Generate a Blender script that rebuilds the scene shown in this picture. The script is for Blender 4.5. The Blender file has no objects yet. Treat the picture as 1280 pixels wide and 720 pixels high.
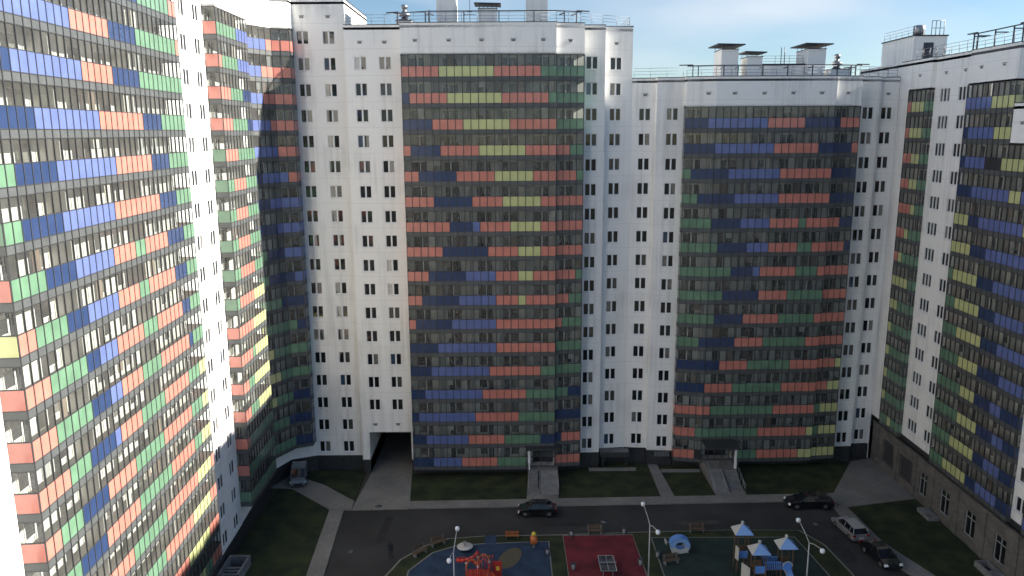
import bpy, math, random
from mathutils import Vector, Matrix
random.seed(7)
D=bpy.data; SC=bpy.context.scene; COL=SC.collection
R=math.radians
CAMZ=40.5
# ------------------------------------------------------------------ materials
def mat(name,col,rough=.6,metal=0,spec=.5,noise=0,nscale=1.0,bump=0,ior=None,coat=0,trans=0,detail=6,col2=None,thr=None,emis=None):
    m=D.materials.new(name); m.use_nodes=True; nt=m.node_tree; b=nt.nodes['Principled BSDF']
    b.inputs['Base Color'].default_value=(*col,1); b.inputs['Roughness'].default_value=rough
    b.inputs['Metallic'].default_value=metal; b.inputs['Specular IOR Level'].default_value=spec
    if ior: b.inputs['IOR'].default_value=ior
    if coat: b.inputs['Coat Weight'].default_value=coat; b.inputs['Coat Roughness'].default_value=.05
    if trans: b.inputs['Transmission Weight'].default_value=trans
    if emis: b.inputs['Emission Color'].default_value=(*emis[0],1); b.inputs['Emission Strength'].default_value=emis[1]
    if noise or bump or col2:
        tc=nt.nodes.new('ShaderNodeNewGeometry')
        n=nt.nodes.new('ShaderNodeTexNoise'); n.inputs['Scale'].default_value=nscale; n.inputs['Detail'].default_value=detail
        nt.links.new(tc.outputs['Position'],n.inputs['Vector'])
        if noise or col2:
            r=nt.nodes.new('ShaderNodeValToRGB'); e=r.color_ramp.elements
            lo,hi=thr or (.3,.7)
            e[0].position=lo; e[1].position=hi
            c2=col2 or tuple(min(1,c*(1+noise)) for c in col)
            c1=tuple(c*(1-noise) for c in col)
            e[0].color=(*c1,1); e[1].color=(*c2,1)
            nt.links.new(n.outputs['Fac'],r.inputs['Fac']); nt.links.new(r.outputs['Color'],b.inputs['Base Color'])
        if bump:
            bp=nt.nodes.new('ShaderNodeBump'); bp.inputs['Strength'].default_value=bump; bp.inputs['Distance'].default_value=.05
            nt.links.new(n.outputs['Fac'],bp.inputs['Height']); nt.links.new(bp.outputs['Normal'],b.inputs['Normal'])
    return m
def wall_mat(name,col):
    # painted render: floor seams, rain streaks below sills, faint cloudiness
    m=D.materials.new(name); m.use_nodes=True; nt=m.node_tree; b=nt.nodes['Principled BSDF']; N=nt.nodes.new; Lk=nt.links.new
    b.inputs['Roughness'].default_value=.75; b.inputs['Specular IOR Level'].default_value=.3
    g=N('ShaderNodeNewGeometry'); mp=N('ShaderNodeMapping'); mp.inputs['Scale'].default_value=(1.6,1.6,.06)
    Lk(g.outputs['Position'],mp.inputs['Vector'])
    n1=N('ShaderNodeTexNoise'); n1.inputs['Scale'].default_value=1.3; n1.inputs['Detail'].default_value=5; Lk(mp.outputs['Vector'],n1.inputs['Vector'])
    n2=N('ShaderNodeTexNoise'); n2.inputs['Scale'].default_value=.22; n2.inputs['Detail'].default_value=6; Lk(g.outputs['Position'],n2.inputs['Vector'])
    ad=N('ShaderNodeMath'); ad.operation='ADD'; Lk(n1.outputs['Fac'],ad.inputs[0]); Lk(n2.outputs['Fac'],ad.inputs[1])
    r=N('ShaderNodeValToRGB'); e=r.color_ramp.elements
    e[0].position=.70; e[0].color=(*[c*.80 for c in col],1); e[1].position=1.15; e[1].color=(*col,1)
    hf=N('ShaderNodeMath'); hf.operation='MULTIPLY'; hf.inputs[1].default_value=1.0
    Lk(ad.outputs[0],hf.inputs[0]); Lk(hf.outputs[0],r.inputs['Fac'])
    # seams each storey
    sx=N('ShaderNodeSeparateXYZ'); Lk(g.outputs['Position'],sx.inputs[0])
    dv=N('ShaderNodeMath'); dv.operation='DIVIDE'; dv.inputs[1].default_value=2.8; Lk(sx.outputs['Z'],dv.inputs[0])
    of=N('ShaderNodeMath'); of.operation='ADD'; of.inputs[1].default_value=.33; Lk(dv.outputs[0],of.inputs[0])
    fr=N('ShaderNodeMath'); fr.operation='FRACT'; Lk(of.outputs[0],fr.inputs[0])
    lt=N('ShaderNodeMath'); lt.operation='LESS_THAN'; lt.inputs[1].default_value=.014; Lk(fr.outputs[0],lt.inputs[0])
    mx=N('ShaderNodeMixRGB'); mx.inputs['Color2'].default_value=(*[c*.8 for c in col],1); Lk(lt.outputs[0],mx.inputs['Fac']); Lk(r.outputs['Color'],mx.inputs['Color1'])
    Lk(mx.outputs[0],b.inputs['Base Color'])
    return m
def glass_mat(name,tint,base=.04,refl=1.0):
    m=D.materials.new(name); m.use_nodes=True; nt=m.node_tree; N=nt.nodes.new; Lk=nt.links.new
    for x in list(nt.nodes): nt.nodes.remove(x)
    o=N('ShaderNodeOutputMaterial'); mx=N('ShaderNodeMixShader'); t=N('ShaderNodeBsdfTransparent'); gl=N('ShaderNodeBsdfGlossy')
    t.inputs['Color'].default_value=(*tint,1); gl.inputs['Roughness'].default_value=.015; gl.inputs['Color'].default_value=(refl,refl,refl,1)
    f=N('ShaderNodeFresnel'); f.inputs['IOR'].default_value=1.5
    df=N('ShaderNodeBsdfDiffuse'); df.inputs['Color'].default_value=(.72,.71,.66,1)
    g=N('ShaderNodeNewGeometry'); nz=N('ShaderNodeTexNoise'); nz.inputs['Scale'].default_value=.55; nz.inputs['Detail'].default_value=6; Lk(g.outputs['Position'],nz.inputs['Vector'])
    mr=N('ShaderNodeMapRange'); mr.inputs['From Min'].default_value=.3; mr.inputs['From Max'].default_value=.7; mr.inputs['To Min'].default_value=.05; mr.inputs['To Max'].default_value=.12; Lk(nz.outputs['Fac'],mr.inputs['Value'])
    dm=N('ShaderNodeMixShader'); Lk(mr.outputs[0],dm.inputs[0]); Lk(t.outputs[0],dm.inputs[1]); Lk(df.outputs[0],dm.inputs[2])
    Lk(f.outputs[0],mx.inputs[0]); Lk(dm.outputs[0],mx.inputs[1]); Lk(gl.outputs[0],mx.inputs[2]); Lk(mx.outputs[0],o.inputs['Surface'])
    return m
M={}
M['white']=wall_mat('white_render',(.87,.86,.835))
M['loggia_wall']=mat('loggia_wall',(.60,.59,.53),.8,noise=.12,nscale=.8)
M['plinth']=mat('plinth_tile',(.035,.037,.04),.5,noise=.3,nscale=3)
M['slab']=mat('slab_band',(.088,.095,.097),.45,noise=.15,nscale=1.2)
M['frame']=mat('dark_frame',(.045,.047,.05),.4)
M['divider']=mat('divider',(.52,.51,.48),.8)
M['wframe']=mat('window_frame',(.78,.78,.78),.4)
M['pane']=mat('window_glass',(.012,.014,.016),.03,spec=.5,ior=1.6)
M['pane_curtain']=mat('window_glass_curtain',(.16,.155,.14),.06,ior=1.7,noise=.35,nscale=5)
M['pane_net']=mat('window_glass_net',(.07,.07,.065),.05,ior=1.7,noise=.5,nscale=9)
M['pane_blue']=mat('window_glass_blue',(.03,.06,.10),.04,ior=1.9)  # pane with a blue tint in its base colour
M['pane_balc']=mat('balcony_door_glass',(.012,.014,.015),.06,ior=1.5)
M['glaz']=glass_mat('loggia_glazing',(.84,.87,.86))
M['blind']=mat('blind_cloth',(.55,.53,.47),.9)
M['blind3']=mat('curtain_brown',(.20,.15,.11),.9)
M['blind2']=mat('blind_cloth_grey',(.30,.31,.31),.9)
M['R']=mat('panel_red',(.55,.205,.16),.22,noise=.10,nscale=.9,coat=.3)
M['N']=mat('panel_navy',(.030,.052,.125),.22,noise=.12,nscale=.9,coat=.3)
M['B']=mat('panel_blue',(.12,.16,.36),.22,noise=.10,nscale=.9,coat=.3)
M['G']=mat('panel_green',(.13,.24,.155),.22,noise=.14,nscale=.9,coat=.3)
M['Y']=mat('panel_yellow',(.52,.54,.25),.22,noise=.08,nscale=.9,coat=.3)
M['X']=mat('panel_dark',(.03,.033,.035),.4)
M['coping']=mat('coping_metal',(.03,.035,.05),.35,metal=.4)
M['roof']=mat('roof_membrane',(.12,.12,.125),.9,noise=.2,nscale=.6)
M['stone']=None
M['grille']=mat('grille',(.06,.06,.065),.5)
M['steel']=mat('galvanised',(.30,.31,.33),.4,metal=.7)
M['rail']=mat('thin_rail',(.24,.25,.27),.5,metal=.3)
M['darkrail']=mat('dark_rail',(.03,.032,.05),.4)
M['concrete']=mat('concrete',(.19,.19,.188),.85,noise=.18,nscale=1.5,bump=.2)
M['asphalt']=mat('asphalt',(.031,.031,.0305),.9,noise=.42,nscale=.16,bump=.3,detail=12)
M['paver']=None
M['kerb']=mat('kerb_stone',(.19,.19,.17),.85,noise=.15,nscale=2)
M['grass']=mat('lawn_grass',(.012,.026,.009),.95,noise=.35,nscale=.5,bump=.8,detail=12,col2=(.046,.056,.014),thr=(.38,.8))
M['soil']=mat('soil',(.05,.045,.035),.95,noise=.3,nscale=.3)
M['pad_blue']=mat('rubber_blue',(.016,.038,.078),.9,noise=.35,nscale=.8)
M['pad_red']=mat('rubber_red',(.125,.012,.020),.9,noise=.4,nscale=.6)
M['pad_green']=mat('rubber_green',(.012,.027,.023),.9,noise=.35,nscale=.6)
M['pad_tan']=mat('rubber_tan',(.09,.08,.05),.9)
M['black']=mat('tyre_black',(.012,.012,.012),.7)
M['carblack']=mat('car_paint_black',(.008,.008,.010),.25,coat=1)
M['carsilver']=mat('car_paint_silver',(.42,.43,.45),.3,metal=.6,coat=1)
M['carwhite']=mat('van_paint_grey',(.15,.165,.18),.35,coat=.6)
M['carglass']=mat('car_glass',(.008,.010,.012),.04,ior=1.6)
M['chrome']=mat('alloy',(.16,.16,.17),.35,metal=.8)
M['lamp']=mat('headlamp',(.75,.77,.78),.1,coat=1)
M['tail']=mat('taillamp',(.35,.02,.02),.2,coat=1)
M['opal']=mat('opal_lamp_glass',(.80,.82,.84),.25,coat=.5)
M['pole']=mat('lamp_pole',(.42,.43,.43),.45,metal=.2)
M['orange']=mat('play_orange',(.50,.14,.04),.35)
M['pred']=mat('play_red',(.42,.04,.03),.35)
M['pblue']=mat('play_blue',(.12,.28,.68),.35)
M['plblue']=mat('play_light_blue',(.22,.38,.68),.35)
M['pwhite']=mat('play_white',(.50,.50,.47),.5)
M['pyellow']=mat('play_yellow',(.70,.50,.06),.4)
M['wood']=mat('timber',(.12,.075,.045),.7,noise=.2,nscale=3)
M['cloth']=mat('dark_clothes',(.02,.022,.03),.9)
M['skin']=mat('skin',(.45,.27,.19),.6)
def paver():
    m=D.materials.new('concrete_pavers'); m.use_nodes=True; nt=m.node_tree; b=nt.nodes['Principled BSDF']; N=nt.nodes.new; Lk=nt.links.new
    b.inputs['Roughness'].default_value=.9
    g=N('ShaderNodeNewGeometry'); br=N('ShaderNodeTexBrick'); br.inputs['Scale'].default_value=2.0
    br.inputs['Color1'].default_value=(.20,.195,.185,1); br.inputs['Color2'].default_value=(.26,.25,.235,1); br.inputs['Mortar'].default_value=(.10,.10,.095,1)
    br.inputs['Mortar Size'].default_value=.012
    Lk(g.outputs['Position'],br.inputs['Vector'])
    n=N('ShaderNodeTexNoise'); n.inputs['Scale'].default_value=.25; n.inputs['Detail'].default_value=8; Lk(g.outputs['Position'],n.inputs['Vector'])
    r=N('ShaderNodeValToRGB'); r.color_ramp.elements[0].position=.3; r.color_ramp.elements[0].color=(.7,.7,.7,1); r.color_ramp.elements[1].position=.7; r.color_ramp.elements[1].color=(1.1,1.1,1.08,1)
    Lk(n.outputs['Fac'],r.inputs['Fac'])
    mx=N('ShaderNodeMixRGB'); mx.blend_type='MULTIPLY'; mx.inputs['Fac'].default_value=1; Lk(br.outputs['Color'],mx.inputs['Color1']); Lk(r.outputs['Color'],mx.inputs['Color2'])
    Lk(mx.outputs[0],b.inputs['Base Color']); return m
def stone():
    m=D.materials.new('stone_cladding'); m.use_nodes=True; nt=m.node_tree; b=nt.nodes['Principled BSDF']; N=nt.nodes.new; Lk=nt.links.new
    b.inputs['Roughness'].default_value=.7
    g=N('ShaderNodeNewGeometry'); sp=N('ShaderNodeSeparateXYZ'); Lk(g.outputs['Position'],sp.inputs[0])
    ad=N('ShaderNodeMath'); ad.operation='ADD'; Lk(sp.outputs['X'],ad.inputs[0]); Lk(sp.outputs['Y'],ad.inputs[1])
    cb=N('ShaderNodeCombineXYZ'); Lk(ad.outputs[0],cb.inputs['X']); Lk(sp.outputs['Z'],cb.inputs['Y'])
    br=N('ShaderNodeTexBrick'); br.inputs['Scale'].default_value=.85; br.inputs['Mortar Size'].default_value=.008
    br.inputs['Color1'].default_value=(.125,.12,.112,1); br.inputs['Color2'].default_value=(.17,.163,.152,1); br.inputs['Mortar'].default_value=(.08,.075,.07,1)
    Lk(cb.outputs[0],br.inputs['Vector'])
    n=N('ShaderNodeTexNoise'); n.inputs['Scale'].default_value=.7; n.inputs['Detail'].default_value=8; Lk(g.outputs['Position'],n.inputs['Vector'])
    r=N('ShaderNodeValToRGB'); r.color_ramp.elements[0].position=.3; r.color_ramp.elements[0].color=(.7,.7,.7,1); r.color_ramp.elements[1].position=.7; r.color_ramp.elements[1].color=(1.15,1.12,1.08,1)
    Lk(n.outputs['Fac'],r.inputs['Fac'])
    mx=N('ShaderNodeMixRGB'); mx.blend_type='MULTIPLY'; mx.inputs['Fac'].default_value=1; Lk(br.outputs['Color'],mx.inputs['Color1']); Lk(r.outputs['Color'],mx.inputs['Color2'])
    Lk(mx.outputs[0],b.inputs['Base Color']); return m
M['paver']=paver(); M['stone']=stone()
# ------------------------------------------------------------------ mesh builder
WO={}   # world origin of every object (all roots unrotated unless copied by matrix)
class MB:
    def __init__(s): s.v=[]; s.f=[]; s.m=[]; s.mats=[]; s.sm=[]
    def mi(s,k):
        if k not in s.mats: s.mats.append(k)
        return s.mats.index(k)
    def face(s,pts,k,smooth=False):
        i=len(s.v); s.v+= [tuple(p) for p in pts]; s.f.append(tuple(range(i,i+len(pts)))); s.m.append(s.mi(k)); s.sm.append(smooth)
    def hexa(s,p,k):   # p: 8 points bottom 0-3 ccw, top 4-7
        i=len(s.v); s.v+=[tuple(q) for q in p]
        for f in ((3,2,1,0),(4,5,6,7),(0,1,5,4),(1,2,6,5),(2,3,7,6),(3,0,4,7)):
            s.f.append(tuple(i+j for j in f)); s.m.append(s.mi(k)); s.sm.append(False)
    def box(s,x0,x1,y0,y1,z0,z1,k):
        s.hexa([(x0,y0,z0),(x1,y0,z0),(x1,y1,z0),(x0,y1,z0),(x0,y0,z1),(x1,y0,z1),(x1,y1,z1),(x0,y1,z1)],k)
    def sbox(s,seg,s0,s1,d0,d1,z0,z1,k):
        a,b,c,e=seg.P(s0,d1),seg.P(s1,d1),seg.P(s1,d0),seg.P(s0,d0)
        s.hexa([(*a,z0),(*b,z0),(*c,z0),(*e,z0),(*a,z1),(*b,z1),(*c,z1),(*e,z1)],k)
    def prism(s,poly,z0,z1,k,kt=None):
        n=len(poly); area=sum(poly[i][0]*poly[(i+1)%n][1]-poly[(i+1)%n][0]*poly[i][1] for i in range(n))
        if area<0: poly=poly[::-1]
        s.face([(x,y,z1) for x,y in poly],kt or k); s.face([(x,y,z0) for x,y in poly[::-1]],k)
        for i in range(n):
            a,b=poly[i],poly[(i+1)%n]
            s.face([(*a,z0),(*b,z0),(*b,z1),(*a,z1)],k)
    def tube(s,p,q,r0,k,r1=None,n=8,cap=True,smooth=True):
        r1=r0 if r1 is None else r1
        p=Vector(p);q=Vector(q); d=(q-p).normalized(); a=d.orthogonal().normalized(); b=d.cross(a)
        A=[p+(a*math.cos(2*math.pi*i/n)+b*math.sin(2*math.pi*i/n))*r0 for i in range(n)]
        B=[q+(a*math.cos(2*math.pi*i/n)+b*math.sin(2*math.pi*i/n))*r1 for i in range(n)]
        i0=len(s.v); s.v+=[tuple(x) for x in A+B]
        for i in range(n):
            j=(i+1)%n; s.f.append((i0+i,i0+j,i0+n+j,i0+n+i)); s.m.append(s.mi(k)); s.sm.append(smooth)
        if cap:
            s.f.append(tuple(i0+i for i in range(n))[::-1]); s.m.append(s.mi(k)); s.sm.append(False)
            s.f.append(tuple(i0+n+i for i in range(n))); s.m.append(s.mi(k)); s.sm.append(False)
    def path(s,pts,r,k,n=8):
        for a,b in zip(pts[:-1],pts[1:]): s.tube(a,b,r,k,n=n)
    def lathe(s,c,prof,k,n=14,axis='Z',smooth=True):
        # prof: (radius, offset) list
        cx,cy,cz=c; i0=len(s.v); m=len(prof)
        for r,h in prof:
            for i in range(n):
                a=2*math.pi*i/n; x,y=r*math.cos(a),r*math.sin(a)
                p={'Z':(cx+x,cy+y,cz+h),'Y':(cx+x,cy+h,cz+y),'X':(cx+h,cy+x,cz+y)}[axis]; s.v.append(p)
        for j in range(m-1):
            for i in range(n):
                t=(i+1)%n; s.f.append((i0+j*n+i,i0+j*n+t,i0+(j+1)*n+t,i0+(j+1)*n+i)); s.m.append(s.mi(k)); s.sm.append(smooth)
        s.f.append(tuple(i0+i for i in range(n))[::-1]); s.m.append(s.mi(k)); s.sm.append(smooth)
        s.f.append(tuple(i0+(m-1)*n+i for i in range(n))); s.m.append(s.mi(k)); s.sm.append(smooth)
    def mesh(s,name,origin=(0,0,0)):
        me=D.meshes.new(name); o=origin
        me.from_pydata([(v[0]-o[0],v[1]-o[1],v[2]-o[2]) for v in s.v],[],s.f)
        for k in s.mats: me.materials.append(M[k])
        me.polygons.foreach_set('material_index',s.m); me.polygons.foreach_set('use_smooth',s.sm); me.update()
        return me
    def build(s,name,parent=None,origin=None):
        if origin is None: origin=WO[parent] if parent else (0,0,0)
        me=s.mesh(name,origin); return place(name,me,origin,parent)
def place(name,data,origin,parent=None,rz=0):
    o=D.objects.new(name,data); COL.objects.link(o); po=WO[parent] if parent else (0,0,0)
    o.location=Vector(origin)-Vector(po); o.rotation_euler=(0,0,rz); 
    if parent: o.parent=parent
    WO[o]=tuple(origin); return o
def thing(name,label,cat,loc,group=None):
    o=place(name,None,loc); o['label']=label; o['category']=cat
    if group: o['group']=group
    return o
def tag(o,label,cat,group=None):
    o['label']=label; o['category']=cat
    if group: o['group']=group
    return o
def struct(o): o['kind']='structure'; return o
class Seg:
    def __init__(s,a,b):
        s.a=Vector(a); s.b=Vector(b); s.L=(s.b-s.a).length; s.u=(s.b-s.a)/max(s.L,1e-9); s.n=Vector((s.u.y,-s.u.x)); s.ang=math.atan2(s.u.y,s.u.x)
    def P(s,t,d=0): p=s.a+s.u*t+s.n*d; return (p.x,p.y)
    def of(s,X=None,Y=None):
        return (X-s.a.x)/s.u.x if X is not None else (Y-s.a.y)/s.u.y
F=lambda r:1.60+2.8*(r-1)      # floor levels of the three tall blocks
FD=lambda r:6.0+2.8*(r-1)      # right-hand block
def parse(t):
    out=''
    for w in t.replace('|',' ').split(): out+=w[0]*int(w[1:] or 1)
    return out
# ------------------------------------------------------------------ windows
def window_mesh(w,h,leaves,opened=False):
    fm=MB(); t=.07
    # local x along wall, y inward, origin at centre of opening bottom, frame at y .08..+.14
    def b(x0,x1,z0,z1,y0=.07,y1=.14,k='wframe'): fm.box(x0,x1,y0,y1,z0,z1,k)
    b(-w/2,w/2,0,t); b(-w/2,w/2,h-t,h); b(-w/2,-w/2+t,t,h-t); b(w/2-t,w/2,t,h-t)
    lw=w/leaves
    for i in range(1,leaves): x=-w/2+i*lw; b(x-.09,x+.09,t,h-t,.05,.14)
    sill=MB(); sill.box(-w/2-.06,w/2+.06,-.09,.07,-.07,-.005,'wframe')
    return fm.mesh('window'),sill.mesh('sill')
def pane_mesh(w,h,leaves,kinds):
    m=MB(); t=.06; lw=w/leaves
    for i in range(leaves):
        x0=-w/2+i*lw+(t if i==0 else .075); x1=-w/2+(i+1)*lw-(t if i==leaves-1 else .075)
        tl=random.uniform(-.022,.022)
        tv=random.uniform(-.015,.015); m.face([(x0,.115,t),(x1,.115+tl,t),(x1,.115+tl+tv,h-t),(x0,.115+tv,h-t)],kinds[i%len(kinds)])
    return m.mesh('pane')
WM={}
def get_win(w,leaves):
    if (w,leaves) not in WM:
        a,b=window_mesh(w,1.4,leaves)
        ps=[pane_mesh(w,1.4,leaves,k) for k in (['pane'],['pane'],['pane'],['pane'],['pane','pane_curtain'],['pane_curtain','pane'],['pane'],['pane'],['pane','pane_net'],['pane'],['pane_net'],['pane'],['pane_blue','pane'],['pane'])]
        WM[(w,leaves)]=(a,b,ps)
    return WM[(w,leaves)]
def put_window(parent,seg,s,z,w,leaves):
    a,b,ps=get_win(w,leaves); p=(*seg.P(s),z)
    o=place('window',a,p,parent,seg.ang)
    q=place('pane',random.choice(ps),p,None); q.parent=o; q.location=(0,0,0)
    q=place('sill',b,p,None); q.parent=o; q.location=(0,0,0)
    return o
def wall(mb,seg,z0,z1,cols,k='white',rev=.15,zlist=None):
    """cols: list of (s0,s1,[(z0,z1)...])"""
    def q(s0,s1,a,b,d=0):
        if s1-s0>1e-4 and b-a>1e-4: mb.face([(*seg.P(s0,d),a),(*seg.P(s1,d),a),(*seg.P(s1,d),b),(*seg.P(s0,d),b)],k)
    cur=0
    for s0,s1,ops in sorted(cols):
        q(cur,s0,z0,z1); zc=z0
        for a,b in sorted(ops):
            q(s0,s1,zc,a); zc=b
            P=lambda s,d,z:(*seg.P(s,d),z)
            mb.face([P(s0,0,a),P(s1,0,a),P(s1,-rev,a),P(s0,-rev,a)][::-1],k)
            mb.face([P(s0,0,b),P(s1,0,b),P(s1,-rev,b),P(s0,-rev,b)],k)
            mb.face([P(s0,0,a),P(s0,0,b),P(s0,-rev,b),P(s0,-rev,a)][::-1],k)
            mb.face([P(s1,0,a),P(s1,0,b),P(s1,-rev,b),P(s1,-rev,a)],k)
        q(s0,s1,zc,z1); cur=s1
    q(cur,seg.L,z0,z1)
# ------------------------------------------------------------------ loggias
def balc_window_mesh(kind):
    m=MB(); t=.055
    def fr(x0,x1,z0,z1,y0,k):
        m.box(x0,x0+t,y0,y0+.06,z0,z1,'wframe'); m.box(x1-t,x1,y0,y0+.06,z0,z1,'wframe')
        m.box(x0+t,x1-t,y0,y0+.06,z0,z0+t,'wframe'); m.box(x0+t,x1-t,y0,y0+.06,z1-t,z1,'wframe')
        m.face([(x0+t,y0+.03,z0+t),(x1-t,y0+.03,z0+t),(x1-t,y0+.03,z1-t),(x0+t,y0+.03,z1-t)],k)
    if kind%2==0:
        fr(-.9,.1,.85,2.15,-.07,'pane_curtain' if kind==2 else 'pane_balc'); fr(.12,.85,.06,2.15,-.07,'pane_balc')
    else:
        fr(-.1,.9,.85,2.15,-.07,'pane_curtain' if kind==3 else 'pane_balc'); fr(-.85,-.12,.06,2.15,-.07,'pane_balc')
    return m.mesh('balcony_window')
BWM=[balc_window_mesh(i) for i in range(4)]
def blind_mesh(k,h):
    m=MB(); m.box(-.37,.37,0,.03,-h,0,k); return m.mesh('blind')
BLM=[blind_mesh(k_,h_) for k_,h_ in (('blind',1.15),('blind2',1.15),('blind',.6),('blind2',.8),('wood',1.15),('blind3',1.15),('blind3',.7))]
def unit_norm(pts,i): pass
def loggia(bld,front,ns,back,rows,Ff,units,ztop_extra=None,deep=1.3,blindp=.08,sidecol=None,label=None):
    segs=[Seg(front[i],front[i+1]) for i in range(len(front)-1)]
    org=front[1]
    bsegs=[Seg(back[i],back[i+1]) for i in range(len(back)-1)]
    for r in sorted(rows):
        z=Ff(r); txt=rows[r]
        o=(org[0],org[1],z)
        mb=MB()
        # slab
        poly=[tuple(s.P(0,-.05)) for s in segs]+[tuple(segs[-1].P(segs[-1].L,-.05))]
        full=list(front)+list(back[::-1])
        mb.prism([(x,y) for x,y in full],z-.22,z-.002,'divider')
        pns=[MB()]; gz=MB(); ci=0
        for si,(s,n) in enumerate(zip(segs,ns)):
            side=(si==0 or si==len(segs)-1)
            if n==0: mb.sbox(s,0,s.L,-.05,.0,z-.45,z+2.35,'frame'); pns.append(MB()); continue
            mb.sbox(s,0,s.L,-.06,.014,z-.45,z-.031,'slab')      # spandrel strip
            mb.sbox(s,0,s.L,-.05,.03,z-.03,z+.03,'frame') ; mb.sbox(s,0,s.L,-.05,.03,z+1.10,z+1.15,'frame'); mb.sbox(s,0,s.L,-.05,.03,z+2.30,z+2.35,'frame')
            w=s.L/n
            for i in range(n+1):
                if i in(0,n) and side and i==(0 if si==0 else n): continue
                if i==n and si<len(segs)-1: continue
                t=i*w; hw=.05 if i in(0,n) else .034
                mb.sbox(s,max(0,t-hw),min(s.L,t+hw),-.06,.05,z-.449,z+2.349,'frame')
            gz.face([(*s.P(0,-.01),z+1.15),(*s.P(s.L,-.01),z+1.15),(*s.P(s.L,-.01),z+2.30),(*s.P(0,-.01),z+2.30)],'glaz')
            for i in range(n):
                if side: c=(sidecol or {}).get(r, txt[0] if si==0 else txt[-1])
                else: c=txt[ci] if ci<len(txt) else txt[-1]; ci+=1
                if c=='-':
                    if pns[-1].f: pns.append(MB())
                    continue
                pns[-1].sbox(s,i*w+.03,(i+1)*w-.03,-.03,.02,z+.03,z+1.10,c)
        # dividers between flats
        for bi,t in units.get('div',[]):
            bs=bsegs[bi]; mb.sbox(bs,t-.06,t+.06,.0,deep-.12,z,z+2.33,'divider')
        b=mb.build('balcony',bld,o)
        [q.build('railing_panels',b,o) for q in pns if q.f]; gz.build('glazing',b,o)
        for bi,t,kd in units['win']:
            bs=bsegs[bi]; kk=kd if random.random()<.75 else kd+2
            place('balcony_window',BWM[kk],(*bs.P(t,.0),z),b,bs.ang)
        for si,(s,n) in enumerate(zip(segs,ns)):
            if si in (0,len(segs)-1) or n==0: continue
            w=s.L/n
            for i in range(n):
                if random.random()<blindp:
                    place('blind',random.choice(BLM),(*s.P((i+.5)*w,-.13),z+2.28),b,s.ang)
def back_wall(mb,back,z0,z1):
    for i in range(len(back)-1):
        s=Seg(back[i],back[i+1]); mb.face([(*s.P(0),z0),(*s.P(s.L),z0),(*s.P(s.L),z1),(*s.P(0),z1)],'loggia_wall')
def copings(mb,pts,z):
    for i in range(len(pts)-1):
        s=Seg(pts[i],pts[i+1]); 
        if s.L>.05: mb.sbox(s,-.02,s.L+.02,-.35,.035,z,z+.07,'coping')
def front_wall(mb,pts,z0,z1,k='white'):
    for i in range(len(pts)-1):
        s=Seg(pts[i],pts[i+1]); mb.face([(*s.P(0),z0),(*s.P(s.L),z0),(*s.P(s.L),z1),(*s.P(0),z1)],k)
def vent(bld,seg,s,z):
    m=MB(); m.sbox(seg,s-.24,s+.24,0,.05,z-.13,z+.13,'wframe')
    for i in range(3): m.sbox(seg,s-.2+i*.14,s-.2+i*.14+.11,.05,.056,z-.09,z+.09,'grille')
    m.sbox(seg,s-.27,s+.27,0,.14,z+.131,z+.17,'slab')
    m.build('wall_vent',bld,(*seg.P(s),z))
def railing(bld,pts,z,h=1.0,step=1.6,k='rail',name='roof_railing',n=3,r=.02):
    m=MB()
    for i in range(len(pts)-1):
        a,b=Vector(pts[i]),Vector(pts[i+1]); L=(b-a).length; c=max(1,round(L/step))
        for j in range(c+1):
            p=a+(b-a)*j/c; m.tube((p.x,p.y,z),(p.x,p.y,z+h),r*1.2,k,n=5)
        for j in range(n):
            zz=z+h*(j+1)/n-.01; m.tube((a.x,a.y,zz),(b.x,b.y,zz),r,k,n=5)
    return m.build(name,bld,(pts[0][0],pts[0][1],z))
def cradle_rail(bld,pts,z,h,posts):
    m=MB()
    for i in range(len(pts)-1):
        a,b=pts[i],pts[i+1]; s=Seg(a,b); m.sbox(s,0,s.L,-.05,.05,z+h-.1,z+h,'darkrail')
    a,b=Vector(pts[0]),Vector(pts[-1])
    for t in posts:
        # walk along polyline
        L=t*sum((Vector(pts[i+1])-Vector(pts[i])).length for i in range(len(pts)-1))
        for i in range(len(pts)-1):
            s=Seg(pts[i],pts[i+1])
            if L<=s.L+1e-6: break
            L-=s.L
        m.sbox(s,L-.05,L+.05,-.05,.05,z,z+h-.1,'darkrail'); m.sbox(s,L-.05,L+.05,-1.2,-.05,z+h-.32,z+h-.22,'darkrail')
    # heavy ends
    s=Seg(pts[0],pts[1]); m.sbox(s,-.9,.6,-.12,.12,z+h-.001,z+h+.1,'darkrail')
    s=Seg(pts[-2],pts[-1]); m.sbox(s,s.L-.6,s.L+.9,-.12,.12,z+h-.001,z+h+.1,'darkrail')
    m.build('cradle_rail',bld,(pts[0][0],pts[0][1],z))
def shaft(bld,x0,x1,y0,y1,z0,z1,cap=None):
    m=MB(); m.box(x0,x1,y0,y1,z0,z1,'white'); m.box(x0-.06,x1+.06,y0-.06,y1+.06,z1,z1+.08,'coping')
    o=m.build('chimney',bld,(x0,y0,z0))
    if cap:
        c=MB(); g=.45
        nx=max(2,int((x1-x0)/.45)); 
        for i in range(nx+1):
            x=x0+.08+(x1-x0-.16)*i/nx
            for y in (y0+.08,y1-.08): c.tube((x,y,z1+.08),(x,y,z1+g),.03,'rail',n=5)
        c.hexa([(x0-cap,y0-cap,z1+g+.08),(x1+cap,y0-cap,z1+g),(x1+cap,y1+cap,z1+g),(x0-cap,y1+cap,z1+g+.08),(x0-cap,y0-cap,z1+g+.2),(x1+cap,y0-cap,z1+g+.12),(x1+cap,y1+cap,z1+g+.12),(x0-cap,y1+cap,z1+g+.2)],'coping')
        c.build('cap',o,(x0,y0,z1))
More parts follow.
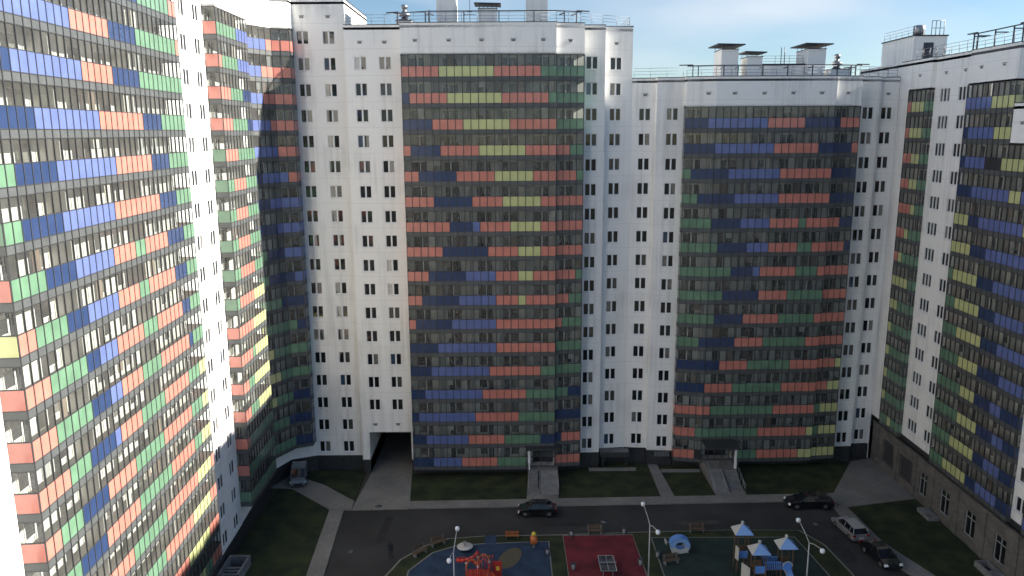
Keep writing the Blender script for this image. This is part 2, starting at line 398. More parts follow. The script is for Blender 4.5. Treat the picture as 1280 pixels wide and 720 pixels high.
def fan(bld,x,y,z,w=2.0,h=1.0):
    m=MB(); m.box(x-w/2,x+w/2,y-w/2,y+w/2,z,z+h,'white'); m.box(x-w/2-.05,x+w/2+.05,y-w/2-.05,y+w/2+.05,z+h,z+h+.08,'coping')
    o=m.build('fan_housing',bld,(x,y,z))
    c=MB(); c.lathe((x,y,z+h+.08),[(.35,0),(.35,.45),(.62,.5),(.62,.75),(.4,.9),(.28,.92),(.28,1.3),(.36,1.32),(.36,1.62),(.12,1.75)],'steel'); c.lathe((x,y,z+h+.08),[(.75,.0),(.75,.12)],'darkrail')
    c.build('fan_cowl',o,(x,y,z))
def body(bld,poly_front,back_pts,z0,z1,name='wall',base='plinth'):
    """back and end walls and roof"""
    m=MB()
    for i in range(len(back_pts)-1):
        a,b=back_pts[i],back_pts[i+1]
        m.face([(*b,z0),(*a,z0),(*a,z1),(*b,z1)],'white')
    poly=list(poly_front)+list(back_pts[::-1])[0:0]
    return m
def roof(bld,poly,z):
    m=MB(); m.prism(poly,z-.5,z-.25,'roof'); m.build('roof',bld,(poly[0][0],poly[0][1],z))

# =================================================================== BUILDING A (left, sunlit)
ROOF_B=CAMZ+11.48; ROOF_A=ROOF_B+2.8; ROOF_C=ROOF_B-5.6; ROOF_D=CAMZ+7.5
A=thing('apartment_building','sunlit white apartment tower along the left edge with long curved rows of coloured balconies','apartment building',(-30,60,0))
wm=MB()
Z0=2.05
a_near=[(-25.75,14.0),(-25.93,37.42)]
A1F=[(-25.93,37.42),(-24.58,37.55),(-25.61,62.71),(-26.95,62.71)]
A1B=[(-25.97,37.42),(-27.0,62.71)]
A2F=[(-27.25,72.32),(-26.07,72.33),(-26.14,80.75),(-27.60,80.9)]
A2B=[(-27.3,72.32),(-27.65,80.9)]
A3F=[(-27.6,83.2),(-25.6,87.0),(-23.84,87.74),(-23.84,89.3)]
# back line of the corner loggias; its first point sits behind the white return
A3F=[(-28.55,83.5)]+A3F
A3B=[(-28.6,83.5),(-26.6,88.1),(-23.84,89.3)]
sg=Seg(*a_near); 
colsn=[(sg.of(Y=y)-.7,sg.of(Y=y)+.7,[(F(r)+.9,F(r)+2.3) for r in range(2,19)]) for y in (34.6,31.0)]
wall(wm,sg,Z0,ROOF_A,colsn)
for y in (34.6,31.0):
    for r in range(7,19): put_window(A,sg,sg.of(Y=y),F(r)+.9,1.4,2)
strip=Seg((-26.95,62.71),(-27.25,72.32))
cols=[(strip.of(Y=y)-.7,strip.of(Y=y)+.7,[(F(r)+.9,F(r)+2.3) for r in range(1,19)]) for y in (67.5,70.75)]
wall(wm,strip,Z0,ROOF_A,cols)
for y in (67.5,70.75):
    for r in range(1,19): put_window(A,strip,strip.of(Y=y),F(r)+.9,1.4,2)
    vent(A,strip,strip.of(Y=y),ROOF_A-1.85)
front_wall(wm,[(-27.60,80.9),(-27.6,83.2)],Z0,ROOF_A)
ZL=F(2)-.45
for fr_,bk in ((A1F,A1B),(A2F,A2B),(A3F[1:],A3B)):
    front_wall(wm,fr_,F(18)+2.36,ROOF_A)
    wm.prism(list(fr_)+list(bk[::-1]),F(18)+2.36,F(18)+2.5,'white')
    back_wall(wm,bk,ZL,F(18)+2.5)
    front_wall(wm,bk,Z0,ZL)                       # white ground-floor wall under the overhang
# pier at the near end of the loggias
wm.box(-26.2,-25.75,37.36,37.5,Z0,ROOF_A-.01,'white')
awall=Seg((-23.84,89.3),(-18.1,89.3))
cols=[(awall.of(X=x)-.66,awall.of(X=x)+.66,[(F(r)+.9,F(r)+2.3) for r in range(1,19)]) for x in (-22.8,-19.93)]
wall(wm,awall,Z0,ROOF_A,cols)
for x in (-22.8,-19.93):
    for r in range(1,19): put_window(A,awall,awall.of(X=x),F(r)+.9,1.32,2)
    vent(A,awall,awall.of(X=x),ROOF_A-1.85)
# side wall above building B, back and ends
wm.face([(-18.1,89.3,Z0),(-18.1,103,Z0),(-18.1,103,ROOF_A),(-18.1,89.3,ROOF_A)],'white')
wm.face([(-18.1,103,0),(-44,103,0),(-44,103,ROOF_A),(-18.1,103,ROOF_A)],'white')
wm.face([(-44,103,0),(-44,14,0),(-44,14,ROOF_A),(-44,103,ROOF_A)],'white')
wm.face([(-44,14,0),(-25.75,14,0),(-25.75,14,ROOF_A),(-44,14,ROOF_A)],'white')
wm.build('wall',A,(-27,60,0))
pm=MB()
base=[(-25.75,14.0),(-25.93,37.42),(-27.0,62.71),(-27.3,72.32),(-27.65,80.9),(-27.6,83.2),(-28.6,83.5),(-26.6,88.1),(-23.84,89.3),(-18.1,89.3)]
pm.prism([(x-.12,y) if i<8 else (x,y+.12) for i,(x,y) in enumerate(base)]+[(-18.1,102.9),(-43.9,102.9),(-43.9,14.1)],0,Z0-.001,'plinth')
pm.build('plinth',A,(-27,60,0))
top=[a_near[0]]+A1F+A2F+A3F[1:]+[(-18.1,89.3)]
roof(A,top+[(-18.1,103),(-44,103),(-44,14)],ROOF_A)
cp=MB(); copings(cp,top,ROOF_A); cp.sbox(Seg((-18.1,89.3),(-18.1,103)),0,13.7,-.3,.05,ROOF_A,ROOF_A+.12,'coping'); cp.build('coping',A,(-27,60,ROOF_A))
A1={18:'B12 R6 N5 G7 R2',17:'B11 R6 N5 G9 R1',16:'N3 B9 R5 N5 G10',15:'N5 B9 R8 N4 G6',14:'G2 N5 B9 R7 N4 G5',13:'G2 N5 B8 R9 N4 G4',12:'G4 N4 B6 R4 G2 R5 N4 G3',
11:'R2 G4 N3 B5 R4 G2 R6 N3 G3',10:'R3 G5 N2 B3 R5 G3 R6 N2 G3',9:'R3 G5 N3 B2 R4 G4 R7 N1 G3',8:'R4 G3 N4 B1 R4 G5 R6 G3 Y2',7:'R2 G3 N4 R5 G6 R7 G3 Y2',6:'R1 G3 N4 R6 G7 R6 G2 Y3',
5:'G3 N4 R5 G7 R8 Y4 R1',4:'G3 N3 R5 G7 R7 Y5 R2',3:'N3 R5 G8 R7 Y6 R3',2:'N2 R5 G9 R6 Y5 G2 R3'}
A1={k:parse(v) for k,v in A1.items()}
for k,v in A1.items(): assert len(v)==32,(k,len(v))
side={r:'R' for r in range(2,19)}; side[11]='Y'; side[14]='G'; side[13]='G'
bs=Seg(*A1B); pitch=bs.L/7.5
u={'win':[(0,1.6+i*3.35,i%2) for i in range(8)],'div':[(0,6.65),(0,16.7)]}
loggia(A,A1F,[1,32,1],A1B,A1,F,u,sidecol=side,blindp=.07)
A2={18:'G6 B4',17:'R1 G5 B4',16:'R3 G4 N3',15:'R3 G5 N2',14:'R4 G6',13:'G2 R4 G4',12:'G2 R4 G4',11:'G2 R4 G4',10:'G2 R5 G3',9:'G1 R5 Y4',8:'R5 Y5',7:'R4 G1 Y5',6:'R2 G2 Y6',5:'R2 G3 Y5',4:'R1 G9',3:'G10',2:'G10'}
A2={k:parse(v) for k,v in A2.items()}
side2={18:'R',17:'R',16:'R',15:'R',14:'G',13:'G',12:'G',11:'G',10:'G',9:'G',8:'R',7:'R',6:'R',5:'R',4:'R',3:'R',2:'G'}
u={'win':[(0,1.3,0),(0,4.4,1),(0,7.3,0)],'div':[(0,5.8)]}
loggia(A,A2F,[1,10,1],A2B,A2,F,u,sidecol=side2,blindp=.1)
A3={18:'B4 R1 R2',17:'B3 R2 R2',16:'B3 R4',15:'B4 R3',14:'B5 R2',13:'N2 B4 R1',12:'N3 B4',11:'N4 B3',10:'G2 N3 B2',9:'G2 N4 B1',8:'G4 N3',7:'Y1 G5 N1',6:'Y2 G5',5:'Y3 G4',4:'Y2 G3 N2',3:'G4 N3',2:'G5 N2'}
A3={k:parse(v) for k,v in A3.items()}
# drop hidden first side piece: front for loggia uses corner return as 'side'
u={'win':[(0,2.6,0),(1,1.6,1)],'div':[]}
loggia(A,A3F,[1,5,2,1],A3B,A3,F,u,blindp=.05,deep=1.0)

# =================================================================== BUILDING B
B=thing('apartment_building','white apartment block at the back with a drive-through passage at its foot and yellow balconies','apartment building',(-2,95,0))
wm=MB(); YB=88.4
sL=Seg((-18.1,YB),(-11.8,YB)); PX0,PX1,PZ=-17.2,-12.2,5.35
cL=[(sL.of(X=x)-.66,sL.of(X=x)+.66,[(F(r)+.9,F(r)+2.3) for r in range(3,18)]) for x in (-16.4,-13.7)]
# upper part with windows, lower part split for the passage
wall(wm,sL,PZ,ROOF_B,cL)
wm.face([(-18.1,YB,Z0-.2),(PX0,YB,Z0-.2),(PX0,YB,PZ),(-18.1,YB,PZ)],'white'); wm.face([(PX1,YB,Z0-.2),(-11.8,YB,Z0-.2),(-11.8,YB,PZ),(PX1,YB,PZ)],'white')
for x,sgn in ((PX0,1),(PX1,-1)):
    wm.face([(x,YB,0),(x,102,0),(x,102,PZ),(x,YB,PZ)],'white')
wm.face([(PX0,YB,PZ),(PX1,YB,PZ),(PX1,102,PZ),(PX0,102,PZ)],'plinth')
for x in (-16.4,-13.7):
    for r in range(3,18): put_window(B,sL,sL.of(X=x),F(r)+.9,1.32,2)
    vent(B,sL,sL.of(X=x),F(2)+1.9); vent(B,sL,sL.of(X=x),ROOF_B-1.85)
BF=[(-11.8,88.4),(-11.8,86.92),(-8.6,86.85),(4.94,86.95),(4.98,87.55),(8.0,87.95),(8.0,89.4)]
BB=[(-11.75,88.35),(4.9,88.35),(8.0,89.35)]
front_wall(wm,BF,F(17)+2.36,ROOF_B); wm.prism(BF+BB[::-1],F(17)+2.36,F(17)+2.5,'white')
back_wall(wm,BB,F(1)-.45,F(17)+2.5)
s5=Seg((8.0,89.65),(10.5,89.8)); s6=Seg((10.5,90.95),(13.74,91.32))
for s_,x in ((s5,9.02),(s6,11.87)):
    wall(wm,s_,Z0,ROOF_B,[(s_.of(X=x)-.66,s_.of(X=x)+.66,[(F(r)+.9,F(r)+2.3) for r in range(1,18)])])
    for r in range(1,18): put_window(B,s_,s_.of(X=x),F(r)+.9,1.32,2)
    if x>10: vent(B,s_,s_.of(X=x),ROOF_B-1.85)
front_wall(wm,[(10.5,89.8),(10.5,90.95)],Z0,ROOF_B)
wm.face([(13.74,91.4,0),(13.74,103,0),(13.74,103,ROOF_B),(13.74,91.4,ROOF_B)],'white')
wm.face([(13.74,103,0),(-18.1,103,0),(-18.1,103,ROOF_B),(13.74,103,ROOF_B)],'white')
wm.build('wall',B,(-2,88,0))
pm=MB(); pm.prism([(PX1,88.45),(-11.75,88.45),(-11.7,88.6),(4.9,88.6),(8.0,89.6),(10.5,90.1),(10.55,91.1),(13.7,91.5),(13.7,102.9),(PX1,102.9)],0,Z0-.2,'plinth')
pm.prism([(-18.1,88.45),(PX0,88.45),(PX0,102.9),(-18.1,102.9)],0,Z0-.21,'plinth'); pm.box(PX0,PX1,101,101.3,0,PZ,'plinth')  # dark end wall added across the passage so its far end stays dark
pm.box(8.0,10.5,89.95,90.2,0,Z0,'plinth'); pm.build('plinth',B,(-2,88,0))
top=[(-18.1,YB)]+BF+[(8.0,89.65),(10.5,89.8),(10.5,90.95),(13.74,91.32)]
roof(B,top+[(13.74,103),(-18.1,103)],ROOF_B); cp=MB(); copings(cp,top,ROOF_B); cp.sbox(Seg((13.74,91.4),(13.74,103)),0,11.6,-.3,.05,ROOF_B,ROOF_B+.12,'coping'); cp.build('coping',B,(-2,88,ROOF_B))
BR={17:'R4|R1 Y7 R6 G2|G4',16:'N1 R3|R2 Y7 R6 G1|G4',15:'N4|R4 Y6 R6|G4',14:'R1 N3|N1 R5 Y6 R4|R2 G2',13:'R2 N2|N3 R5 Y5 R3|R3 G1',12:'R4|N5 R4 Y5 R2|R4',
11:'R4|R2 N3 B1 R4 Y4 R2|R4',10:'R4|R1 N6 R4 Y3 R2|R4',9:'R3 N1|N4 B4 R3 Y2 R3|R3 G1',8:'R2 N2|N3 B5 R3 Y1 R4|R2 G2',7:'R1 N3|N2 B6 R8|R1 G3',6:'N4|B8 R8|G4',5:'N3 B1|B7 R7 G2|G4',
4:'N2 B2|B6 R6 G4|G2 N2',3:'N1 B3|B5 R6 G5|N4',2:'N2 B2|B4 R5 G5 N2|N1 R3',1:'N3 B1|B3 R5 G4 -4|R4'}
def pr(d):
    o={}
    for k,v in d.items():
        t=''
        for w in v.replace('|',' ').split(): t+=w[0]*int(w[1:])
        assert len(t)==24,(k,len(t)); o[k]=t
    return o
BR=pr(BR)
u={'win':[(0,1.5,0),(0,5.1,1),(0,8.7,0),(0,11.6,1),(0,15.1,0),(1,1.3,1)],'div':[(0,3.2),(0,6.9),(0,10.2),(0,13.3),(0,16.6)]}
loggia(B,BF,[1,4,16,0,4,1],BB,BR,F,u,blindp=.10)
for x in (-10.2,-6.6,-3.1,.3,3.5): vent(B,Seg(BF[1],BF[2]) if x<-9 else Seg(BF[2],BF[3]),(x+11.8) if x<-9 else (x+8.6),ROOF_B-1.85)
vent(B,Seg(BF[4],BF[5]),1.5,ROOF_B-1.85)
railing(B,[(-18,88.8),(-12.2,88.8)],ROOF_B+.12); railing(B,[(-12,87.6),(-8.6,87.4),(4.9,87.5),(7.6,88.5),(10.2,90.2),(13.4,91.9)],ROOF_B+.12)
railing(B,[(13.4,91.9),(13.4,102)],ROOF_B+.12)
cradle_rail(B,[(-12.6,88.6),(-8.6,87.2),(5.0,87.3),(7.7,88.4)],ROOF_B+.1,1.15,[.02,.18,.2,.38,.56,.74,.9,.97])
shaft(B,-8.2,-6.0,91,93.4,ROOF_B-.3,ROOF_B+5.5,.5); shaft(B,-3.55,-1.5,91,92.6,ROOF_B-.3,ROOF_B+1.95,.45); shaft(B,1.75,4.15,91,93,ROOF_B-.3,ROOF_B+5.5,.5)
fan(B,-11.7,90.6,ROOF_B-.2,1.7,.8)
m=MB(); m.tube((-4.55,92,ROOF_B-.2),(-4.55,92,ROOF_B+4),.03,'darkrail'); m.box(-5.2,-3.9,91.97,92.03,ROOF_B+1.5,ROOF_B+1.55,'darkrail'); m.box(-4.85,-4.3,91.97,92.03,ROOF_B+1.8,ROOF_B+1.84,'darkrail'); m.build('antenna',B,(-4.5,92,ROOF_B))
m=MB(); m.tube((-8.9,90,ROOF_B-.2),(-8.9,90,ROOF_B+1.8),.03,'darkrail'); m.build('antenna',B,(-8.9,90,ROOF_B))
# =================================================================== BUILDING C
Cc=thing('apartment_building','lower white apartment block at the back with plate-capped chimneys and blue, red and green balconies','apartment building',(29,96,0))
wm=MB()
c1=Seg((13.74,91.35),(16.45,91.05)); c2=Seg((16.45,90.35),(19.5,90.15)); ca=Seg((39.15,91.05),(41.95,91.2)); cb=Seg((41.95,92.0),(44.55,92.15))
for s_,x in ((c1,15.25),(c2,18.22),(ca,40.68),(cb,43.25)):
    wall(wm,s_,Z0,ROOF_C,[(s_.of(X=x)-.66,s_.of(X=x)+.66,[(F(r)+.9,F(r)+2.3) for r in range(1,16)])])
    for r in range(1,16): put_window(Cc,s_,s_.of(X=x),F(r)+.9,1.32,2)
    if x in (15.25,43.25): vent(Cc,s_,s_.of(X=x),ROOF_C-1.85)
front_wall(wm,[(16.45,91.05),(16.45,90.35)],Z0,ROOF_C); front_wall(wm,[(41.95,91.2),(41.95,92.0)],Z0,ROOF_C)
CF=[(19.5,90.15),(19.5,89.25),(22.7,88.55),(36.1,88.9),(36.13,89.25),(39.15,89.6),(39.15,91.05)]
CB=[(19.55,90.3),(22.7,90.0),(36.1,90.3),(39.15,91.0)]
front_wall(wm,CF,F(15)+2.36,ROOF_C); wm.prism(CF+CB[::-1],F(15)+2.36,F(15)+2.5,'white'); back_wall(wm,CB,F(1)-.45,F(15)+2.5)
wm.face([(44.55,92.15,0),(44.55,103,0),(44.55,103,ROOF_C),(44.55,92.15,ROOF_C)],'white'); wm.face([(44.55,103,0),(13.74,103,0),(13.74,103,ROOF_C),(44.55,103,ROOF_C)],'white')
wm.build('wall',Cc,(29,90,0))
pm=MB(); pm.prism([(13.76,91.4),(16.4,91.15),(16.5,90.45),(19.45,90.3),(19.6,90.45),(22.7,90.2),(36.1,90.45),(39.2,91.1),(41.9,91.3),(42,92.1),(44.5,92.2),(44.5,102.9),(13.76,102.9)],0,Z0-.2,'plinth'); pm.build('plinth',Cc,(29,90,0))
top=[(13.74,91.35),(16.45,91.05),(16.45,90.35),(19.5,90.15)]+CF[1:]+[(41.95,91.2),(41.95,92.0),(44.55,92.15)]
roof(Cc,top+[(44.55,103),(13.8,103)],ROOF_C); cp=MB(); copings(cp,top,ROOF_C); cp.build('coping',Cc,(29,90,ROOF_C))
CR={15:'N3 B1|B7 R5 N4|N1 R3',14:'N4|B8 R6 N2|N3 R1',13:'G1 N3|N2 B7 R7|N4',12:'G2 N2|N3 B6 R7|N4',11:'G4|N4 B4 R4 G1 R3|R2 N2',10:'G4|G1 N4 B3 R4 G2 R2|R3 N1',9:'G4|G3 N3 B1 R5 G3 R1|R4',
8:'G4|G2 N5 R4 G5|R4',7:'G4|G1 N4 R5 G5 R1|R4',6:'G3 N1|N4 R4 G6 R2|R4',5:'N4|N2 R4 G6 R4|R3 Y1',4:'N4|R4 G7 R5|R2 Y2',3:'R4|R1 G9 R6|G1 Y3',2:'R3 G1|G8 R7 Y1|G1 Y3',1:'R3 X1|-5 G3 R6 Y2|Y4'}
CR=pr(CR)
u={'win':[(0,1.2,0),(1,2.0,1),(1,5.3,0),(1,8.6,1),(1,11.9,0),(2,1.5,1)],'div':[(0,3.0),(1,3.7),(1,6.9),(1,10.2)]}
loggia(Cc,CF,[1,4,16,0,4,1],CB,CR,F,u,blindp=.10)
vent(Cc,Seg(CF[1],CF[2]),2.4,ROOF_C-1.85)
for t in (2.0,5.3,8.5,11.7): vent(Cc,Seg(CF[2],CF[3]),t,ROOF_C-1.85)
vent(Cc,Seg(CF[4],CF[5]),1.4,ROOF_C-1.85)
railing(Cc,[(14,91.6),(19.4,90.6)],ROOF_C+.12); railing(Cc,[(19.6,89.8),(22.7,89.1),(36.1,89.4),(39,90.2),(44.3,92.5)],ROOF_C+.12)
cradle_rail(Cc,[(19.6,89.6),(22.7,88.9),(36.1,89.2),(39.1,90.0)],ROOF_C+.1,1.15,[.03,.06,.2,.28,.42,.56,.7,.84,.93,.96])
RC=ROOF_C-.3
shaft(Cc,24.35,26.3,93.6,97.0,RC,CAMZ+9.2,.6); shaft(Cc,27.35,29.1,93.6,96.2,RC,CAMZ+8.35,.4); shaft(Cc,34.4,36.4,93.6,97.6,RC,CAMZ+9.2,.6)
m=MB(); m.box(29.2,34.3,94.5,98.5,RC,CAMZ+7.55,'white'); m.box(29.1,34.35,94.4,98.6,CAMZ+7.55,CAMZ+7.67,'coping'); m.build('roof_house',Cc,(29.2,94.5,RC))
railing(Cc,[(29.3,94.7),(34.2,94.7)],CAMZ+7.67,.9)
m=MB()
for x in (31.7,32.1): m.tube((x,95,CAMZ+7.6),(x,95,CAMZ+9.6),.05,'rail')
m.build('flue_pipes',Cc,(31.7,95,CAMZ+7.6))
fan(Cc,38.0,94.3,RC,2.4,1.3)
# =================================================================== BUILDING D
Dd=thing('apartment_building','white apartment block along the right edge standing on a grey stone ground floor','apartment building',(50,70,0))
wm=MB()
XW=45.1; ZD=5.95
D1F=[(XW,90.0),(44.6,90.0),(44.6,85.5),(XW,85.5)]; D1B=[(46.0,90.0),(46.0,85.5)]
D2F=[(XW,78.65),(44.7,78.65),(44.7,65.35),(XW,65.35)]; D2B=[(46.1,78.65),(46.1,65.35)]
YS=71.15; ROOF_L=42.75; D2T=[(XW,78.65),(44.7,78.65),(44.7,YS),(46.15,YS)]; D2TB=[(46.1,78.65),(46.1,YS)]
D3F=[(XW,63.2),(44.7,63.2),(44.7,49.9),(XW,49.9)]; D3B=[(46.1,63.2),(46.1,49.9)]
front_wall(wm,[(44.6,92.1),(44.6,90.0)],ZD,ROOF_D)
for f_,b_,tr,rt in ((D1F,D1B,14,ROOF_D),(D2T,D2TB,14,ROOF_D),(D2F,D2B,12,ROOF_L),(D3F,D3B,12,ROOF_L)):
    if f_ is D2F: front_wall(wm,[(44.7,YS),(44.7,65.35),(XW,65.35)],FD(tr)+2.36,rt)
    else: front_wall(wm,f_,FD(tr)+2.36,rt)
    wm.prism(f_+b_[::-1],FD(tr)+2.36,FD(tr)+2.5-(.02 if f_ is D2F else 0),'white') if f_ is not D2F else wm.prism([(44.7,YS-.02),(44.7,65.35),(XW,65.35),(46.1,65.35),(46.1,YS-.02)],FD(tr)+2.36,FD(tr)+2.5,'white')
    if f_ is not D2T: back_wall(wm,b_,FD(1)-.45,FD(tr)+2.5)
    else: back_wall(wm,b_,FD(13)-.3,FD(tr)+2.5)
    if f_ is D2T: continue
    for e in (0,1): # end cheeks of the recess
        y=f_[0][1] if e==0 else f_[-1][1]
        wm.box(XW,46.2,y-.02,y+.02,ZD,FD(tr if y<78 else 14)+2.5,'white')
def dwall(y0,y1,ys,lv,w,nr=14):
    s_=Seg((XW,y0),(XW,y1)); rt=ROOF_D if nr==14 else ROOF_L
    wall(wm,s_,ZD,rt,[(s_.of(Y=y)-w/2,s_.of(Y=y)+w/2,[(FD(r)+.95,FD(r)+2.35) for r in range(1,nr+1)]) for y in ys])
    for y in ys:
        for r in range(1,nr+1): put_window(Dd,s_,s_.of(Y=y),FD(r)+.95,w,lv)
        vent(Dd,s_,s_.of(Y=y),rt-1.75)
dwall(85.5,78.65,[83.5,80.0],3,1.95); dwall(65.35,63.2,[64.2],2,1.5,12); dwall(49.9,38,[47.5,43],3,1.95,12)
wm.face([(XW,38,0),(60,38,0),(60,38,ROOF_L),(XW,38,ROOF_L)],'white'); wm.face([(60,38,0),(60,YS,0),(60,YS,ROOF_L),(60,38,ROOF_L)],'white'); wm.face([(60,YS,0),(60,103,0),(60,103,ROOF_D),(60,YS,ROOF_D)],'white'); wm.face([(46.15,YS,ROOF_L-1),(60,YS,ROOF_L-1),(60,YS,ROOF_D),(46.15,YS,ROOF_D)],'white'); wm.face([(60,103,0),(44.6,103,0),(44.6,103,ROOF_D),(60,103,ROOF_D)],'white'); wm.face([(44.6,103,0),(44.6,92.1,0),(44.6,92.1,ROOF_D),(44.6,103,ROOF_D)],'white')
# ends of the other facade runs
wm.build('wall',Dd,(45,70,0))
vent(Dd,Seg(D1F[1],D1F[2]),2.2,ROOF_D-1.75)
for t in (2.,5.5): vent(Dd,Seg(D2F[1],D2F[2]),t,ROOF_D-1.75)
for t in (9.,12.): vent(Dd,Seg(D2F[1],D2F[2]),t,ROOF_L-1.75)
# stone base with openings
sb=MB(); st=Seg((44.95,92.1),(44.95,38)); yo=lambda y:st.of(Y=y)
winY=[(79.0,80.6),(74.6,76.4),(70.0,71.8),(65.2,67.0),(60.6,62.6),(56.0,58.0)]
ops=[(yo(89.4),yo(86.5),[(1.0,3.9)]),(yo(85.2),yo(82.2),[(1.0,3.7)])]+[(yo(b),yo(a),[(1.0,3.6)]) for a,b in winY]
wall(sb,st,0,5.0,ops,'stone',.3)
sb.sbox(st,0,st.L,-.2,.12,5.0,5.14,'stone')
for y in (90.6,85.85,81.6,77.9,73.2,68.6,63.8,59.4): sb.sbox(st,yo(y)-.3,yo(y)+.3,0,.12,0,4.998,'stone')
sb.sbox(st,0,st.L,-1.2,-.4,5.14,ZD+.05,'plinth')  # overhang's shade put into the colour of this dark recessed band
sb.build('stone_base',Dd,(45,70,0))
sb=MB(); sb.face([(44.95,92.1,ZD),(44.95,38,ZD),(46.4,38,ZD),(46.4,92.1,ZD)],'plinth'); sb.build('soffit',Dd,(45,70,ZD))
def shop_window(y0,y1,z0,z1,grid):
    s0,s1=yo(y1),yo(y0); w=s1-s0; m=MB()
    for t in [0]+[w*(i+1)/grid for i in range(grid)]:
        c=min(max(t,.05),w-.05); m.sbox(st,s0+c-.05,s0+c+.05,-.24,-.16,z0,z1,'blind2' if grid==2 else 'slab')
    for zz in (z0+.04,z0+(z1-z0)*.72,z1-.04): m.sbox(st,s0+.1,s1-.1,-.235,-.165,zz-.04,zz+.04,'blind2' if grid==2 else 'slab')
    o=m.build('shop_window',Dd,(44.9,y0,z0)); p=MB(); p.face([(*st.P(s0,-.2),z0),(*st.P(s1,-.2),z0),(*st.P(s1,-.2),z1),(*st.P(s0,-.2),z1)],'pane'); p.build('pane',o,(44.9,y0,z0))
for a,b in winY: shop_window(a,b,1.0,3.6,2)
for a,b,c in ((86.5,89.4,3.9),(82.2,85.2,3.7)):
    m=MB(); s0,s1=yo(b),yo(a)
    m.sbox(st,s0,s1,-.3,-.28,1.0,c,'grille')
    for i in range(1,6): t=s0+(s1-s0)*i/6; m.sbox(st,t-.03,t+.03,-.28,-.24,1.0,c,'frame')
    m.build('louvre_grille',Dd,(44.9,a,1.0))
top=[(44.6,92.1),(44.6,90.0)]+D1F[1:]+[D2F[0]]+D2T[1:]
roof(Dd,top+[(60,YS),(60,103),(44.6,103)],ROOF_D); cp=MB(); copings(cp,top+[(60,YS)],ROOF_D)
topl=[(44.7,YS-.01)]+D2F[2:]+[D3F[0]]+D3F[1:]+[(XW,38)]
roof(Dd,topl+[(60,38),(60,YS-.01)],ROOF_L); copings(cp,topl,ROOF_L); cp.build('coping',Dd,(45,70,ROOF_D))
D1={14:'R1 Y3 G1',13:'R1 Y3 G1',12:'R2 Y2 G1',11:'R2 Y2 G1',10:'R3 Y1 G1',9:'R2 Y1 G2',8:'R1 Y1 G3',7:'Y4 G1',6:'Y2 G3',5:'Y1 G4',4:'Y1 G4',3:'Y1 G4',2:'Y1 G4',1:'G2 Y1 G2'}
D1={k:parse(v) for k,v in D1.items()}
loggia(Dd,D1F,[1,5,1],D1B,D1,FD,{'win':[(0,2.2,0)],'div':[]},blindp=.08)
D2={14:'B5 Y4 N3 B4',13:'N1 B5 Y3 X2 B5',12:'N1 B4 X3 Y4 B4',11:'N3 B7 Y2 B4',10:'Y3 N2 B8 Y3',9:'Y4 N3 B8 Y1',8:'G1 Y5 N3 B7',7:'G2 Y5 N3 B6',6:'G3 Y5 N3 B5',5:'G4 Y4 N4 B4',4:'G5 Y3 N3 B2 N3',3:'G5 Y4 N3 B2 N2',2:'G4 Y5 N2 B3 N2',1:'G3 Y5 N2 B4 N2'}
D2={k:parse(v) for k,v in D2.items()}
for k,v in D2.items(): assert len(v)==16,(k,len(v))
u={'win':[(0,2.0,0),(0,5.2,1),(0,8.6,0),(0,11.8,1)],'div':[(0,3.6),(0,6.9),(0,10.2)]}
uT={'win':[(0,2.0,0),(0,5.2,1)],'div':[(0,3.6)]}
loggia(Dd,D2T,[1,9,2],D2TB,{r:D2[r][:9] for r in (13,14)},FD,uT,blindp=.15)
loggia(Dd,D2F,[1,16,1],D2B,{r:D2[r] for r in range(1,13)},FD,u,blindp=.12)
D3={r:parse('B%d N%d Y%d'%(4+r%3,5,16-9-r%3)) for r in range(1,13)}
loggia(Dd,D3F,[1,16,1],D3B,D3,FD,u,blindp=.10)
# roof tower
m=MB(); TZ=CAMZ+9.75; m.box(45.3,49.0,91.3,99.0,ROOF_D-.4,TZ+.55,'white'); m.box(45.2,49.1,91.2,99.1,TZ+.55,TZ+.68,'coping'); o=m.build('lift_tower',Dd,(46,92,ROOF_D))
m=MB(); m.box(46.4,47.5,91.24,91.3,ROOF_D,ROOF_D+2.1,'darkrail'); m.build('door',o,(46.9,91.3,ROOF_D))
m=MB(); m.lathe((46.3,92.4,TZ+.68),[(.62,0),(.62,1.0),(.5,1.15)],'steel'); m.build('metal_cowl',o,(46.3,92.4,TZ+.7))
railing(Dd,[(45.4,98.8),(45.4,91.5)],TZ+.68,1.0); railing(Dd,[(47.4,91.8),(48.8,91.8)],TZ+.68,1.6,step=.5,n=2,r=.035)
railing(Dd,[(45.0,89.8),(45.0,80.0),(45.2,71.5)],ROOF_D+.12,1.0,step=1.4)
railing(Dd,[(45.0,70.8),(45.4,60),(45.4,40)],ROOF_L+.12,1.0,step=1.4)
railing(Dd,[(46.0,90.6),(49,90.6)],ROOF_D+.1,1.3,step=.8,k='darkrail',n=2)
cradle_rail(Dd,[(45.2,79.5),(45.2,71.6)],ROOF_D+.1,1.55,[.02,.1,.45,.8,.97])
